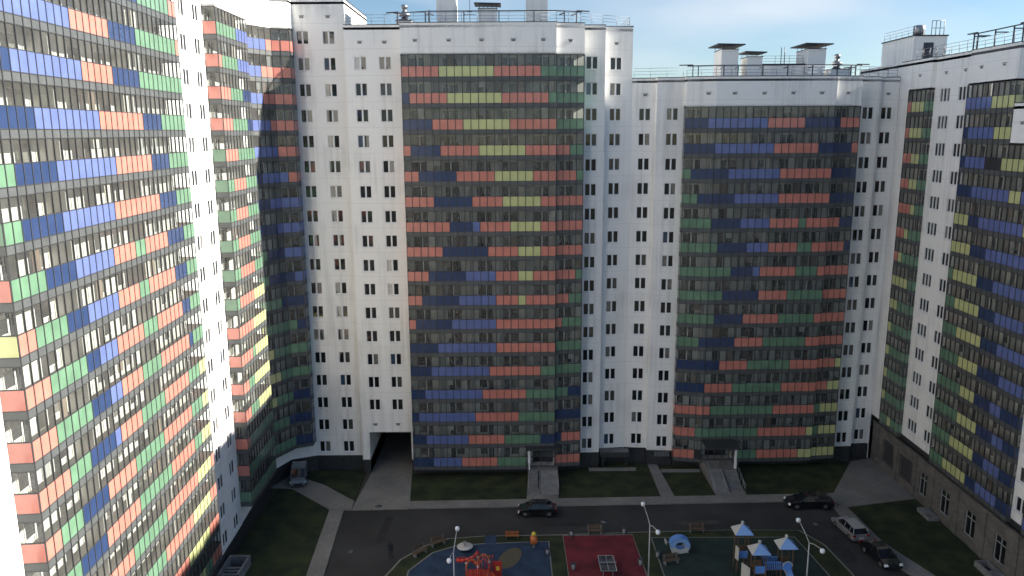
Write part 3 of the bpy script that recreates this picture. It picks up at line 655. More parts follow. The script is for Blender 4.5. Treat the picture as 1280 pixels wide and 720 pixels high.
# =================================================================== GROUND
def poly(name,pts,z0,z1,k,kt=None):
    m=MB(); m.prism([tuple(p) for p in pts],z0,z1,k,kt); return m.build(name,None,(0,0,0))
gm=MB(); gm.face([(-2500,-2500,0),(2500,-2500,0),(2500,2500,0),(-2500,2500,0)],'soil'); struct(gm.build('ground'))
ya=lambda x:79.1+.028*(x+17)       # kerb line of the long pavement
yb=lambda x:80.95+.028*(x+12)
struct(poly('road',[(-19,30),(-19,79.6),(36,81),(36,78),(35,70),(37.5,65.5),(40,60),(40,30)],-.05,.012,'asphalt'))
struct(poly('passage_road',[(-17.75,79.0),(-17.2,88.3),(PX0+.01,88.4),(PX0+.01,101),(PX1-.01,101),(PX1-.01,88.4),(-12.25,88.3),(-11.6,81.4),(-11.6,79.2)],-.05,.06,'paver'))
struct(poly('pavement',[(-11.6,ya(-11.6)),(34.9,ya(34.9)),(34.9,yb(34.9)),(-11.6,yb(-11.6))],-.05,.13,'kerb','paver'))
struct(poly('path',[(-20.15,79.1),(-18.55,79.0),(-17.7,66),(-16.6,50),(-18.3,50),(-19.35,66)],-.05,.125,'kerb','paver'))
struct(poly('path',[(-29,86.6),(-26.6,88.0),(-24.3,86.6),(-22.2,85.3),(-17.8,81.1),(-17.75,79.02),(-20.15,79.12),(-25.6,84.25),(-28.6,84.7)],-.05,.128,'kerb','paver'))
struct(poly('path',[(16.63,91),(17.75,91),(18.2,yb(18.2)),(16.65,yb(16.65))],-.05,.126,'kerb','paver'))
struct(poly('path',[(1.7,86.0),(5.4,86.0),(5.05,yb(5)),(1.5,yb(1.5))],-.05,.124,'kerb','paver'))
struct(poly('path',[(22.9,86.0),(26.6,86.0),(26.4,yb(26.4)),(22.95,yb(22.9))],-.05,.124,'kerb','paver'))
struct(poly('forecourt',[(34.9,ya(34.9)),(36.5,79.0),(44.9,80.9),(44.9,91.9),(42,91.0),(36.4,yb(36.4)+.1),(34.9,yb(34.9))],-.05,.127,'kerb','paver'))
struct(poly('pavement',[(35.0,79.9),(36.5,78.9),(36.95,71.5),(38.9,65.5),(43,58),(43,40),(41,40),(41,58),(37.2,64.5),(35.1,70),(34.95,76)],-.05,.122,'kerb','paver'))
def lawn(pts,lab):
    o=poly('lawn',pts,-.05,.10,'grass'); o['kind']='stuff'; return o
lawn([(-27.2,50),(-18.3,50),(-19.4,66),(-20.2,79.05),(-25.6,84.2),(-27.4,84.4)],'')
lawn([(-26.6,88.2),(-22.2,85.4),(-17.82,81.2),(-17.9,88.3),(-18,89.2),(-23.8,89.2)],'')
lawn([(-11.55,yb(-11.55)),(1.45,yb(1.45)),(1.65,86.1),(1.65,88.2),(-12.15,88.2)],'')
lawn([(5.1,yb(5.1)),(16.6,yb(16.6)),(16.6,90.9),(10.6,90.6),(5.45,88.4)],'')
lawn([(18.25,yb(18.2)),(22.9,yb(22.9)),(22.85,86),(22.8,89.6),(17.8,90.2)],'')
lawn([(26.45,yb(26.4)),(36.35,yb(36.3)),(41.9,90.9),(26.65,90.0)],'')
lawn([(36.55,78.9),(44.9,80.85),(44.9,45),(43.02,45),(43,58),(38.95,65.6),(37.0,71.6)],'')
# playground island
isl=[(-12.6,50),(-12.5,60),(-12.0,66),(-11.0,68.8),(-8.95,71.3),(-6.65,72.75),(-3.0,73.25),(4.7,73.4),(13,73.85),(23,74.2),(29.5,74.0),(31,71),(31.5,66),(31.5,50)]
struct(poly('kerb',isl,-.05,.115,'kerb'))
import itertools
cx_,cy_=8,62
inn=[]
for i,(x,y) in enumerate(isl):
    d=Vector((cx_-x,cy_-y)).normalized()*.2; inn.append((x+d.x,y+d.y) if y>50.1 else (x+(.16 if x<cx_ else -.16),y+.1))
o=poly('lawn',inn,.05,.135,'grass'); o['kind']='stuff'
def pad(pts,z,k):
    m=MB(); m.prism(pts,.1,z,'kerb'); 
    c=Vector((sum(p[0] for p in pts)/len(pts),sum(p[1] for p in pts)/len(pts)))
    q=[]
    for p in pts:
        d=(c-Vector(p)).normalized()*.16; q.append((p[0]+d.x,p[1]+d.y))
    m.prism(q,.11,z+.008,k); return struct(m.build('playground_surface'))
pad([(-10.6,51),(-9.95,66.8),(-8,70.0),(-5.7,71.35),(-2.95,71.7),(3.6,72.05),(3.7,51)],.15,'pad_blue')
struct(poly('playground_surface',[(-2.9,71.6),(-1.75,71.65),(-1.75,73.3),(-2.9,73.2)],.12,.1585,'pad_blue'))
pad([(5.0,73.2),(12.15,73.3),(12.4,66),(12.6,51),(5.2,51)],.15,'pad_red')
pad([(13.9,72.7),(28.5,72.6),(29.2,66),(29.2,51),(13.9,51)],.15,'pad_green')
m=MB(); cx,cy=-.35,68.9
import math as _m
pts=[]
for i in range(16):
    a=2*_m.pi*i/16; x,y=1.0*_m.cos(a),2.0*_m.sin(a); t=-.35; pts.append((cx+x*_m.cos(t)-y*_m.sin(t),cy+x*_m.sin(t)+y*_m.cos(t)))
m.face([(x,y,.1635) for x,y in pts],'pad_tan'); struct(m.build('surface_marking'))

for i_,(x,y,lb) in enumerate(((-14.9,79.9,'round iron manhole cover on the paved drive below the passage'),(9.6,76.2,'round iron manhole cover in the asphalt road above the red pad'),(-16.0,70.5,'round iron manhole cover in the asphalt left of the playground'),(31.8,75.5,'round iron manhole cover in the asphalt near the silver car'))):
    m=MB(); zz=.062 if i_==0 else .014; m.lathe((x,y,zz),[(.38,0),(.38,.012)],'grille',n=20); m.lathe((x,y,zz+.012),[(.30,0),(.30,.006)],'slab',n=20); tag(m.build('manhole_cover',None,(x,y,zz)),lb,'manhole cover','manhole covers')
M['patch']=mat('asphalt_patch',(.022,.022,.023),.95,noise=.3,nscale=1.2)
M['pale_patch']=mat('asphalt_pale',(.052,.050,.047),.95,noise=.35,nscale=.9)  # paler asphalt tone for some of the road patches
for pts_,k_ in (([(3,75.2),(8.5,75.4),(8.4,76.3),(3.1,76.1)],'patch'),([(-14,72),(-13.2,72),(-12.8,77.5),(-13.7,77.6)],'patch'),([(17,75.2),(22,75.6),(21.6,76.5),(17.2,76.2)],'pale_patch'),([(6.6,74.4),(9.4,74.5),(9.2,75.1),(6.8,75.0)],'pale_patch'),([(31.8,68),(33,68),(33.4,73),(32.2,73)],'patch')):
    m=MB(); m.face([(a,b,.0165) for a,b in pts_],k_); struct(m.build('road_patch'))
# ------------------------------------------------------------------ entrances
def entrance(x0,x1,yw,lab,flip=False):
    t=thing('entrance_porch',lab,'entrance',((x0+x1)/2,85.5,0))
    m=MB(); L=1.35
    m.box(x0,x1,86.2,yw,0,L,'concrete'); 
    xa=x0+(x1-x0)*.42
    # stair
    for i in range(9): m.box(x0+.1 if not flip else xa+.45,xa-.3 if not flip else x1-.05,86.2-(i+1)*.3,86.2-i*.3-.001,.1,L-.15*(i+1)+.13,'concrete')
    # ramp
    ra,rb=(xa,x1) if not flip else (x0,xa+.3)
    m.hexa([(ra,82.4,.1),(rb,82.4,.1),(rb,86.2,.1),(ra,86.2,.1),(ra,82.4,.14),(rb,82.4,.14),(rb,86.2,L),(ra,86.2,L)],'concrete')
    m.build('steps',t,((x0+x1)/2,85,0))
    m=MB()
    for x in (x0+.02,xa-.15,x1-.02):
        m.path([(x,86.6,L+.9),(x,86.2,L+.9),(x,82.6,1.0)],.03,'steel'); m.path([(x,86.6,L+.5),(x,86.2,L+.5),(x,82.6,.6)],.02,'steel')
        for k in range(5):
            y=82.6+k*.9; zb=.14+(y-82.4)/3.8*(L-.14); m.tube((x,y,zb-.1),(x,y,zb+.88),.025,'steel',n=6)
    m.build('handrail',t,((x0+x1)/2,85,0))
    px=x0+.15 if not flip else x1-.15
    m=MB(); m.box(px-.12,px+.12,86.3,86.55,L,L+2.55,'wframe'); m.build('post',t,(px,86.4,0))
    m=MB(); m.box(x0-.2,x1+.2,85.9,yw,L+2.55,L+2.75,'plinth'); m.build('canopy',t,((x0+x1)/2,86.5,L+2.6))
    m=MB(); m.box(x0+.6,x1-.4,yw-.12,yw-.04,L,L+2.2,'darkrail'); m.box(x0+.7,x0+1.5,yw-.13,yw-.12,L+.3,L+2.0,'pane'); m.build('door',t,((x0+x1)/2,yw,L))
    return t
entrance(1.75,5.2,88.2,'grey entrance steps and ramp behind the black sedan, pale post on the left')
entrance(22.9,26.4,89.9,'grey entrance steps of the lower back block, pale post on the right',True)
# low retaining walls, basement parapets, small canopies
def lowwall(x0,x1,y0,y1,h,lab): 
    m=MB(); m.box(x0,x1,y0,y1,0,h,'concrete'); m.box(x0-.03,x1+.03,y0-.03,y1+.03,h,h+.06,'kerb'); return tag(m.build('retaining_wall',None,((x0+x1)/2,y0,0)),lab,'low wall')
lowwall(9.2,14.9,88.6,88.8,.38,'low grey retaining wall in front of the dark plinth, left of the narrow path')
lowwall(17.9,22.6,88.1,88.3,.38,'low grey retaining wall on the lawn, right of the narrow path, beside the entrance steps')
m=MB(); m.box(10.7,14.2,89.6,90.85,1.45,2.1,'slab'); 
for i in range(7): m.box(10.72,14.18,89.55,89.6,1.5+i*.08,1.54+i*.08,'frame')
m.box(10.9,11.1,89.7,89.9,0,1.45,'plinth'); m.box(13.8,14,89.7,89.9,0,1.45,'plinth')
tag(m.build('basement_canopy',None,(12.4,90,0)),'dark flat canopy under the ground-floor window where the two back blocks meet','canopy')
m=MB(); m.box(17.3,19.2,89.9,90.1,1.35,2.0,'frame')
for i in range(6): m.box(17.35+i*.31,17.57+i*.31,89.86,89.9,1.4,1.95,'steel')
tag(m.build('ventilation_grille',None,(18.2,90,1.5)),'blue grey ventilation grille under a ground-floor window by the red balconies','vent')
def parapet(cx,cy,w,l,h,lab):
    m=MB()
    m.box(cx-w/2,cx+w/2,cy-l/2,cy-l/2+.2,0,h,'concrete'); m.box(cx-w/2,cx+w/2,cy+l/2-.2,cy+l/2,0,h,'concrete')
    m.box(cx+w/2-.2,cx+w/2,cy-l/2+.2,cy+l/2-.2,0,h,'concrete'); m.box(cx-w/2,cx-w/2+.2,cy-l/2+.2,cy+l/2-.2,0,h,'concrete')
    m.box(cx-w/2+.2,cx+w/2-.2,cy-l/2+.2,cy+l/2-.2,.1,.14,'plinth')
    for i in range(5): m.box(cx-w/2+.2,cx+w/2-.2,cy-l/2+.4+i*.3,cy-l/2+.7+i*.3,.14,.2+i*.14,'concrete')
    return tag(m.build('basement_stairwell',None,(cx,cy,0)),lab,'stairwell')
parapet(-26.1,66.4,2.0,3.4,1.1,'grey concrete stairwell parapet at the foot of the sunlit tower, beside the left lawn')
parapet(44.2,76.9,1.1,2.4,.5,'concrete stairwell parapet at the stone wall, near the louvred openings')
parapet(44.1,65.2,1.3,3.8,.7,'concrete stairwell parapet at the stone wall, at the lower right edge')
# ------------------------------------------------------------------ cars
def car(name,label,loc,ang,paint,kind='sedan',L=4.45,W=1.78,cat='car'):
    t=thing(name,label,cat,loc); t.rotation_euler=(0,0,ang)
    P={'sedan':dict(h=1.44,body=[(-2.2,.35),(-2.22,.62),(-2.1,.86),(-1.45,.97),(-1.0,.98),(.85,.94),(1.2,.9),(2.0,.74),(2.2,.58),(2.22,.32)],roof=[(-1.7,.97),(-1.0,1.4),(.1,1.44),(.45,1.38),(1.25,.92)]),
       'wagon':dict(h=1.48,body=[(-2.2,.35),(-2.22,.62),(-2.18,.9),(-1.9,.98),(-1.0,.98),(.85,.94),(1.2,.9),(2.0,.74),(2.2,.58),(2.22,.32)],roof=[(-2.12,.97),(-1.85,1.42),(-.6,1.49),(.1,1.47),(.45,1.4),(1.25,.92)]),
       'van':dict(h=2.0,body=[(-2.2,.35),(-2.22,.7),(-2.2,1.1),(-2.1,1.15),(-1.0,1.15),(1.0,1.12),(1.5,1.05),(2.05,.88),(2.2,.62),(2.22,.32)],roof=[(-2.15,1.14),(-2.05,1.85),(-1.5,1.97),(.3,1.97),(.75,1.85),(1.55,1.05)])}[kind]
    k=L/4.44
    def strip(prof,w_of,kk,m,z_low=None):
        n=len(prof)
        Lp=[(x*k,-w_of(x,z),z) for x,z in prof]; Rp=[(x*k,w_of(x,z),z) for x,z in prof]
        for i in range(n-1): m.face([Lp[i],Lp[i+1],Rp[i+1],Rp[i]][::-1],kk,True)
        return Lp,Rp
    m=MB(); hw=W/2
    wb=lambda x,z: hw*(.93 if abs(x)>1.9 else 1.0)*(1.0 if z<.8 else .97)
    prof=P['body']; Lp,Rp=strip(prof,wb,paint,m)
    # sides split in two rows for a shoulder
    lowL=[(p[0],p[1]*1.0,.3) for p in Lp]; lowR=[(p[0],p[1],.3) for p in Rp]
    for i in range(len(prof)-1):
        m.face([lowL[i],lowL[i+1],Lp[i+1],Lp[i]],paint); m.face([lowR[i+1],lowR[i],Rp[i],Rp[i+1]],paint)
    m.face([lowL[0],lowR[0],Rp[0],Lp[0]][::-1],paint); m.face([lowL[-1],lowR[-1],Rp[-1],Lp[-1]],paint)
    m.face([lowL[0],lowL[-1],lowR[-1],lowR[0]],'black')
    bd=m.mesh('body'); b=D.objects.new('body',bd); COL.objects.link(b); b.parent=t
    def child(mb,nm,par=t):
        o=D.objects.new(nm,mb.mesh(nm)); COL.objects.link(o); o.parent=par; return o
    # greenhouse
    g=MB(); rp=P['roof']; wr=lambda x,z: hw*(.95-.22*max(0,(z-.95))/.5)
    if kind=='van': wr=lambda x,z: hw*(.96-.06*max(0,(z-1.1)))
    GL,GR=[( x*k,-wr(x,z),z) for x,z in rp],[(x*k,wr(x,z),z) for x,z in rp]
    n=len(rp)
    for i in range(n-1): g.face([GL[i],GL[i+1],GR[i+1],GR[i]][::-1],'carglass' if i in (0,n-2) else paint,False)
    g.face(GL,'carglass'); g.face(GR[::-1],'carglass'); child(g,'windows')
    rf=MB()
    for i in range(1,n-2):
        a,b2=rp[i],rp[i+1]
        rf.hexa([(a[0]*k,-wr(*a)-.01,a[1]-.05),(b2[0]*k,-wr(*b2)-.01,b2[1]-.05),(b2[0]*k,wr(*b2)+.01,b2[1]-.05),(a[0]*k,wr(*a)+.01,a[1]-.05),(a[0]*k,-wr(*a)+.03,a[1]+.02),(b2[0]*k,-wr(*b2)+.03,b2[1]+.02),(b2[0]*k,wr(*b2)-.03,b2[1]+.02),(a[0]*k,wr(*a)-.03,a[1]+.02)],paint)
    # pillars
    for s_ in (-1,1):
        for (i,j) in ((0,1),(n-2,n-1)):
            a,b2=rp[i],rp[j]; rf.tube((a[0]*k,s_*(wr(*a)),a[1]),(b2[0]*k,s_*(wr(*b2)),b2[1]),.045,paint,n=6)
        for xp in ((-.25,) if kind=='sedan' else (-.35,-1.35)):
            zt=rp[1][1]-.02; rf.tube((xp*k,s_*(wr(xp,.95)+.005),.95),(xp*k,s_*(wr(xp,zt)+.005),zt),.035,'black' if kind=='sedan' else paint,n=6)
    child(rf,'roof')
    for x in (-1.38*k,1.35*k):
        for s_ in (-1,1):
            w=MB(); y=s_*(hw-.1); w.lathe((0,0,0),[(.2,-.11),(.31,-.11),(.33,-.07),(.33,.07),(.31,.11),(.2,.11)],'black',n=18,axis='Y')
            o=child(w,'wheel'); o.location=(x,y,.33)
            q=MB(); q.lathe((0,0,0),[(.05,-.125),(.2,-.118),(.2,.118),(.05,.125)],'chrome',n=10,axis='Y'); child(q,'rim',o)
    for s_ in (-1,1):
        h=MB(); h.hexa([(2.08*k,s_*.78-.16,.58),(2.2*k,s_*.72-.16,.58),(2.2*k,s_*.72+.16,.58),(2.08*k,s_*.78+.16,.58),(2.02*k,s_*.78-.16,.75),(2.12*k,s_*.72-.16,.72),(2.12*k,s_*.72+.16,.72),(2.02*k,s_*.78+.16,.75)],'lamp'); child(h,'headlight')
        h=MB(); zt=.72 if kind!='van' else .9; h.box(-2.245*k,-2.15*k,s_*.72-.15,s_*.72+.15,zt,zt+.18,'tail'); child(h,'tail_light')
        h=MB(); h.box(.75*k,.9*k,s_*(hw+.02)-.09,s_*(hw+.02)+.09,.93,1.07,paint); child(h,'wing_mirror')
    h=MB(); h.box(-2.25*k,-2.215*k,-.26,.26,.5,.62,'wframe'); child(h,'number_plate')
    h=MB(); h.box(2.19*k,2.25*k,-.5,.5,.34,.54,'black'); child(h,'grille')
    return t
car('parked_car','black sedan on the road in front of the centre entrance steps',(2.55,78.0,.012),math.pi,'carblack','sedan',4.2)
car('parked_car','black estate car at the far kerb, on the right near the paved forecourt',(32.4,79.4,.012),math.pi,'carblack','wagon',5.0,1.9)
car('parked_car','silver grey estate car parked beside the right lawn, its tail to the viewer',(34.45,73.6,.012),math.radians(97),'carsilver','wagon',4.3)
car('parked_car','black car parked along the right kerb behind the silver one, lights catching glints',(35.2,68.4,.012),math.radians(-83),'carblack','sedan',4.4)
car('parked_van','small grey van parked on the path by the far left corner of the yard',(-25.3,86.2,.128),math.radians(-80),'carwhite','van',3.6,1.75,'van')
# ------------------------------------------------------------------ street lamps
def lamp(x,y,label,a=.05,h=7.3):
    t=thing('street_lamp',label,'street lamp',(x,y,.1),'double-headed lamps in the playground')
    m=MB(); m.tube((x,y,.1),(x,y,.9),.11,'pole',n=10); m.tube((x,y,.9),(x,y,h),.075,'pole',.045,n=10); m.build('pole',t,(x,y,.1))
    for s_ in (1,-1):
        dx,dy=math.sin(a)*s_,math.cos(a)*s_
        pts=[(x,y,h-.05),(x+dx*.9,y+dy*.9,h+.35),(x+dx*2.4,y+dy*2.4,h+.75)]
        m=MB(); m.path(pts,.035,'pole'); m.build('arm',t,(x,y,h))
        m=MB(); px,py,pz=pts[-1]; m.lathe((px+dx*.1,py+dy*.1,pz-.08),[(.05,-.2),(.17,-.14),(.2,0),(.17,.14),(.05,.2)],'opal',n=12); m.build('lamp_head',t,(px,py,pz))
lamp(-4.85,57.7,'tall double-headed street lamp over the blue pad, leftmost of the three lamps',.06)
lamp(11.75,61.9,'tall double-headed street lamp at the right edge of the red pad',-.08)
lamp(24.3,58.8,'tall double-headed street lamp right of the blue-roofed play castle',-.02)
# ------------------------------------------------------------------ playground equipment
def castle():
    pre=set(D.objects)
    t=thing('play_castle','wooden play castle with three bright blue pyramid roofs, light blue slide and white climbing panel','play structure',(23,62.5,.15))
    tw=[(20.9,64.2,3.9,1.0),(21.7,61.6,3.4,1.0),(24.3,62.2,3.6,1.0)]
    for (x,y,h,w) in tw:
        m=MB()
        for sx in (-1,1):
            for sy in (-1,1): m.box(x+sx*w/2-.05,x+sx*w/2+.05,y+sy*w/2-.05,y+sy*w/2+.05,.15,.15+h,'wood')
        m.box(x-w/2,x+w/2,y-w/2,y+w/2,1.5,1.58,'wood'); m.box(x-w/2+.06,x+w/2-.06,y-w/2-.02,y-w/2+.02,1.6,2.3,'pblue')
        m.box(x-w/2+.06,x+w/2-.06,y+w/2-.02,y+w/2+.02,1.6,2.3,'wood'); m.build('tower',t,(x,y,.15))
        m=MB(); e=w/2+.35; z0=.15+h; ap=(x,y,z0+.75)
        c=[(x-e,y-e,z0),(x+e,y-e,z0),(x+e,y+e,z0),(x-e,y+e,z0)]
        for i in range(4): m.face([c[i],c[(i+1)%4],ap],'plblue' if i!=3 else 'pwhite')
        m.face(c[::-1],'wood'); o=m.build('roof',t,(x,y,z0))
        m=MB(); m.lathe((x,y,z0+.85),[(.03,-.2),(.13,-.12),(.16,0),(.13,.12),(.03,.16)],'pwhite',n=10); m.build('finial',o,(x,y,z0+.8))
    m=MB(); m.box(22.25,23.75,61.7,62.6,1.5,1.58,'wood')
    for y in (61.7,62.6):
        m.box(22.25,23.75,y-.03,y+.03,2.3,2.38,'pblue')
        for i in range(9): m.box(22.3+i*.17,22.38+i*.17,y-.02,y+.02,1.58,2.3,'pblue')
    m.build('bridge',t,(23,62,1.5))
    m=MB(); x0,x1=24.05,24.65; 
    pts=[(61.7,1.6),(61.2,1.5),(60.0,.75),(59.2,.4),(58.5,.35)]
    for (ya_,za),(yb_,zb) in zip(pts[:-1],pts[1:]):
        m.face([(x0,ya_,za),(x1,ya_,za),(x1,yb_,zb),(x0,yb_,zb)],'plblue'); 
        for x in (x0,x1): m.face([(x,ya_,za),(x,yb_,zb),(x,yb_,zb+.2),(x,ya_,za+.2)],'pwhite' if x==x0 else 'pblue')
    for a_ in range(9):
        an=math.pi*a_/8; an2=math.pi*(a_+1)/8
        if a_<8: m.tube((24.35+.42*math.cos(an),61.6,2.0+.42*math.sin(an)),(24.35+.42*math.cos(an2),61.6,2.0+.42*math.sin(an2)),.06,'pwhite',n=6)
    m.build('slide',t,(24.3,60,.3))
    m=MB()
    m.hexa([(20.2,63.7,1.6),(20.35,63.2,1.6),(20.4,63.2,1.6),(20.25,63.7,1.6),(20.2,63.7,2.9),(20.35,63.2,2.9),(20.4,63.2,2.9),(20.25,63.7,2.9)],'pwhite')
    m.hexa([(20.5,62.6,.2),(20.95,61.6,.2),(21.0,61.6,.2),(20.55,62.6,.2),(20.5,62.6,1.8),(20.95,61.6,1.8),(21.0,61.6,1.8),(20.55,62.6,1.8)],'pwhite')
    m.build('climbing_panel',t,(20.6,62.5,1))
    t.location.y+=2.5; t.location.x+=.35
    bpy.context.view_layer.update()
castle()
def redset():
    t=thing('climbing_frame','red and orange climbing frame with curved tubes standing on the blue pad','play structure',(-3.2,63.6,.15))
    for x,y in ((-4.3,63.2),(-3.2,62.6),(-2.2,63.4),(-3.3,64.2)):
        m=MB(); m.tube((x,y,.15),(x,y,2.3),.07,'pred',n=10); m.lathe((x,y,2.35),[(.05,-.1),(.11,0),(.05,.1)],'pwhite',n=8); m.build('post',t,(x,y,.15))
    for j,(x0,x1,y) in enumerate(((-4.3,-3.2,63.0),(-3.2,-2.2,63.0),(-3.3,-2.2,63.9))):
        m=MB(); N_=10; c=((x0+x1)/2,y); r=(x1-x0)/2
        pts=[(c[0]-r*math.cos(math.pi*i/N_),c[1]+.25*math.sin(math.pi*i/N_),1.7+1.0*math.sin(math.pi*i/N_)) for i in range(N_+1)]
        m.path(pts,.06,'orange' if j!=1 else 'pred'); m.build('arch',t,pts[0])
    m=MB(); m.box(-4.2,-2.3,62.7,64.0,1.2,1.28,'pred')
    for i in range(6): m.tube((-4.2+i*.38,62.7,1.28),(-4.2+i*.38,62.7,1.9),.03,'orange',n=6)
    m.build('deck',t,(-3.2,63.4,1.2))
    m=MB()
    for a,b in (((-2.3,63.2,1.25),(-1.0,62.0,.4)),):
        s_=Seg((a[0],a[1]),(b[0],b[1])); q=lambda t_,d,z:(*s_.P(t_,d),z)
        m.face([q(0,-.3,a[2]),q(0,.3,a[2]),q(s_.L,.3,b[2]),q(s_.L,-.3,b[2])],'pred')
        for d in(-.3,.3): m.face([q(0,d,a[2]),q(s_.L,d,b[2]),q(s_.L,d,b[2]+.25),q(0,d,a[2]+.25)],'orange')
    m.build('slide',t,(-2,63,.5))
    m=MB(); pts=[(-4.2+1.0*math.cos(a*.5),64.4+.9*math.sin(a*.5),1.0+a*.16) for a in range(13)]
    m.path(pts,.16,'pred',n=10); m.build('spiral_tube',t,pts[0])
    m=MB()
    for k_ in range(5): m.tube((-3.4+k_*.3,64.3,.15),(-3.1+k_*.3,64.3,2.5),.05,'orange' if k_%2 else 'pred',n=6)
    m.tube((-3.3,64.3,2.4),(-1.9,64.3,2.4),.05,'pred',n=6); m.build('climbing_bars',t,(-3,64.3,.15))
    m=MB(); m.box(-1.9,-1.1,63.9,63.98,.6,2.1,'pred'); m.box(-1.6,-1.3,63.88,63.9,1.2,1.6,'pyellow'); m.build('play_panel',t,(-1.5,63.9,.6))
    t.location.y+=1.1
redset()
t=thing('spring_rider','orange and yellow spring rider shaped like an animal, at the corner of the blue pad','play equipment',(2.0,70.7,.15))
m=MB(); x,y=2.0,70.7
for i in range(28):
    a=i*.8; b=(i+1)*.8; m.tube((x+.12*math.cos(a),y+.12*math.sin(a),.15+i*.016),(x+.12*math.cos(b),y+.12*math.sin(b),.15+(i+1)*.016),.025,'steel',n=5,cap=False)
m.build('spring',t,(x,y,.15))
m=MB(); m.lathe((x,y,1.05),[(.1,-.48),(.34,-.35),(.4,0),(.34,.3),(.2,.42),(.12,.48)],'orange',n=12); m.lathe((x,y-.05,1.68),[(.08,-.2),(.22,-.1),(.24,.05),(.15,.2),(.05,.26)],'pyellow',n=12); m.tube((x-.35,y-.2,1.25),(x+.35,y-.2,1.25),.03,'pred',n=6); m.build('seat_figure',t,(x,y,1))
t=thing('play_bench','low orange wooden play bench on the grass strip beyond the blue pad','bench',(-.15,72.6,.13))
M['dorange']=mat('play_orange_worn',(.30,.10,.035),.6,noise=.3,nscale=3)
m=MB(); m.box(-.85,.55,72.35,72.75,.5,.56,'dorange'); m.build('seat',t,(-.15,72.6,.5))
for x in (-.75,.4):
    m=MB(); m.box(x,x+.08,72.4,72.7,.13,.5,'wood'); m.build('leg',t,(x,72.5,.13))
m=MB(); m.box(-.85,.55,72.75,72.79,.62,.85,'dorange'); m.box(-.7,-.62,72.79,72.83,.3,.9,'wood'); m.box(.3,.38,72.79,72.83,.3,.9,'wood'); m.build('backrest',t,(-.15,72.8,.6))
t=thing('spinning_disc','pale grey round spinning disc roundabout near the edge of the blue pad','play equipment',(-4.8,70.5,.15))
m=MB(); m.lathe((-4.8,70.5,.15),[(.15,0),(.15,.25),(.78,.32),(.8,.36),(.75,.4),(.1,.42)],'pwhite',n=20); m.build('platform',t,(-4.8,70.5,.15))
m=MB(); m.lathe((-4.8,70.5,.57),[(.05,0),(.05,.35),(.22,.36),(.22,.4),(.03,.42)],'rail',n=12); m.build('wheel',t,(-4.8,70.5,.5))
# blue car-shaped play cabin
t=thing('play_cabin','white and light blue round-windowed play cabin standing on the dark green pad','play structure',(16.2,69.9,.15))
m=MB(); x,y=16.2,69.9
N_=18
for yy0,yy1 in ((y-.5,y-.42),(y+.2,y+.28)):
    for i in range(N_):
        a=2*math.pi*i/N_; b=2*math.pi*(i+1)/N_
        P=lambda an,r,yy:(x+r*1.15*math.cos(an),yy,1.0+r*math.sin(an)*.95)
        r0,r1=.42,.85; k='plblue' if math.sin((a+b)/2)>-.2 else 'pwhite'
        m.face([P(a,r1,yy0),P(b,r1,yy0),P(b,r0,yy0),P(a,r0,yy0)][::-1],k); m.face([P(a,r1,yy1),P(b,r1,yy1),P(b,r0,yy1),P(a,r0,yy1)],k)
        m.face([P(a,r1,yy0),P(b,r1,yy0),P(b,r1,yy1),P(a,r1,yy1)],k); m.face([P(a,r0,yy0),P(b,r0,yy0),P(b,r0,yy1),P(a,r0,yy1)][::-1],k)
for i in range(2,N_//2-1):
    a=2*math.pi*i/N_; b=2*math.pi*(i+1)/N_; P=lambda an,yy:(x+.9*1.15*math.cos(an),yy,1.0+.9*math.sin(an)*.95)
    m.face([P(a,y-.5),P(b,y-.5),P(b,y+.28),P(a,y+.28)],'pblue')
m.build('shell',t,(x,y,.2))
m=MB(); m.box(x-.8,x+.8,y-.52,y+.52,.3,.4,'pwhite'); m.box(x-.45,x+.45,y-.2,y+.2,.4,.68,'pblue'); m.build('seat',t,(x,y,.3))
m=MB(); m.tube((x-1.0,y,1.1),(x-1.35,y,1.25),.05,'pwhite'); m.box(x-1.4,x-1.3,y-.3,y+.3,1.1,1.4,'pwhite'); m.build('fin',t,(x-1.2,y,1.2))
# table tennis
t=thing('table_tennis_table','black outdoor table tennis table with white lines standing on the red pad','table',(8.75,66.6,.16))
m=MB(); m.box(8.0,9.5,65.2,67.95,.86,.93,'carblack'); 
for a,b,c,e in ((8.0,9.5,65.2,65.25),(8.0,9.5,67.9,67.95),(8.0,8.05,65.25,67.9),(9.45,9.5,65.25,67.9),(8.735,8.765,65.25,67.9)): m.box(a,b,c,e,.931,.935,'pwhite')
m.build('tabletop',t,(8.75,66.6,.9))
m=MB(); m.box(7.9,9.6,66.56,66.58,.937,1.09,'rail'); m.build('net',t,(8.75,66.57,.94))
for x in (8.25,9.15):
    for y in (65.7,67.4):
        m=MB(); m.box(x,x+.08,y,y+.08,.15,.86,'rail'); m.build('leg',t,(x,y,.15))
def bench(x,y,lab,a=0):
    t=thing('park_bench',lab,'bench',(x,y,.15),'benches around the playground'); t.rotation_euler=(0,0,a)
    def ch(m,n): o=D.objects.new(n,m.mesh(n)); COL.objects.link(o); o.parent=t
    m=MB()
    for i in range(4): m.box(-.8,.8,-.22+i*.12,-.13+i*.12,.42,.46,'wood')
    ch(m,'seat'); m=MB()
    for i in range(3): m.box(-.8,.8,.27+i*.02,.3+i*.02,.55+i*.13,.64+i*.13,'wood')
    ch(m,'backrest')
    for xx in (-.65,.65):
        m=MB(); m.box(xx-.03,xx+.03,-.2,.28,.0,.42,'rail'); m.box(xx-.03,xx+.03,.24,.28,.42,.9,'rail'); ch(m,'leg')
bench(-7.5,71.35,'wooden bench on the curved grass strip, near the left end of the playground',.55)
bench(-9.1,69.6,'wooden bench among the grass at the far left bend of the kerb',.8)
bench(8.3,73.35,'wooden bench at the far edge of the red pad',0)
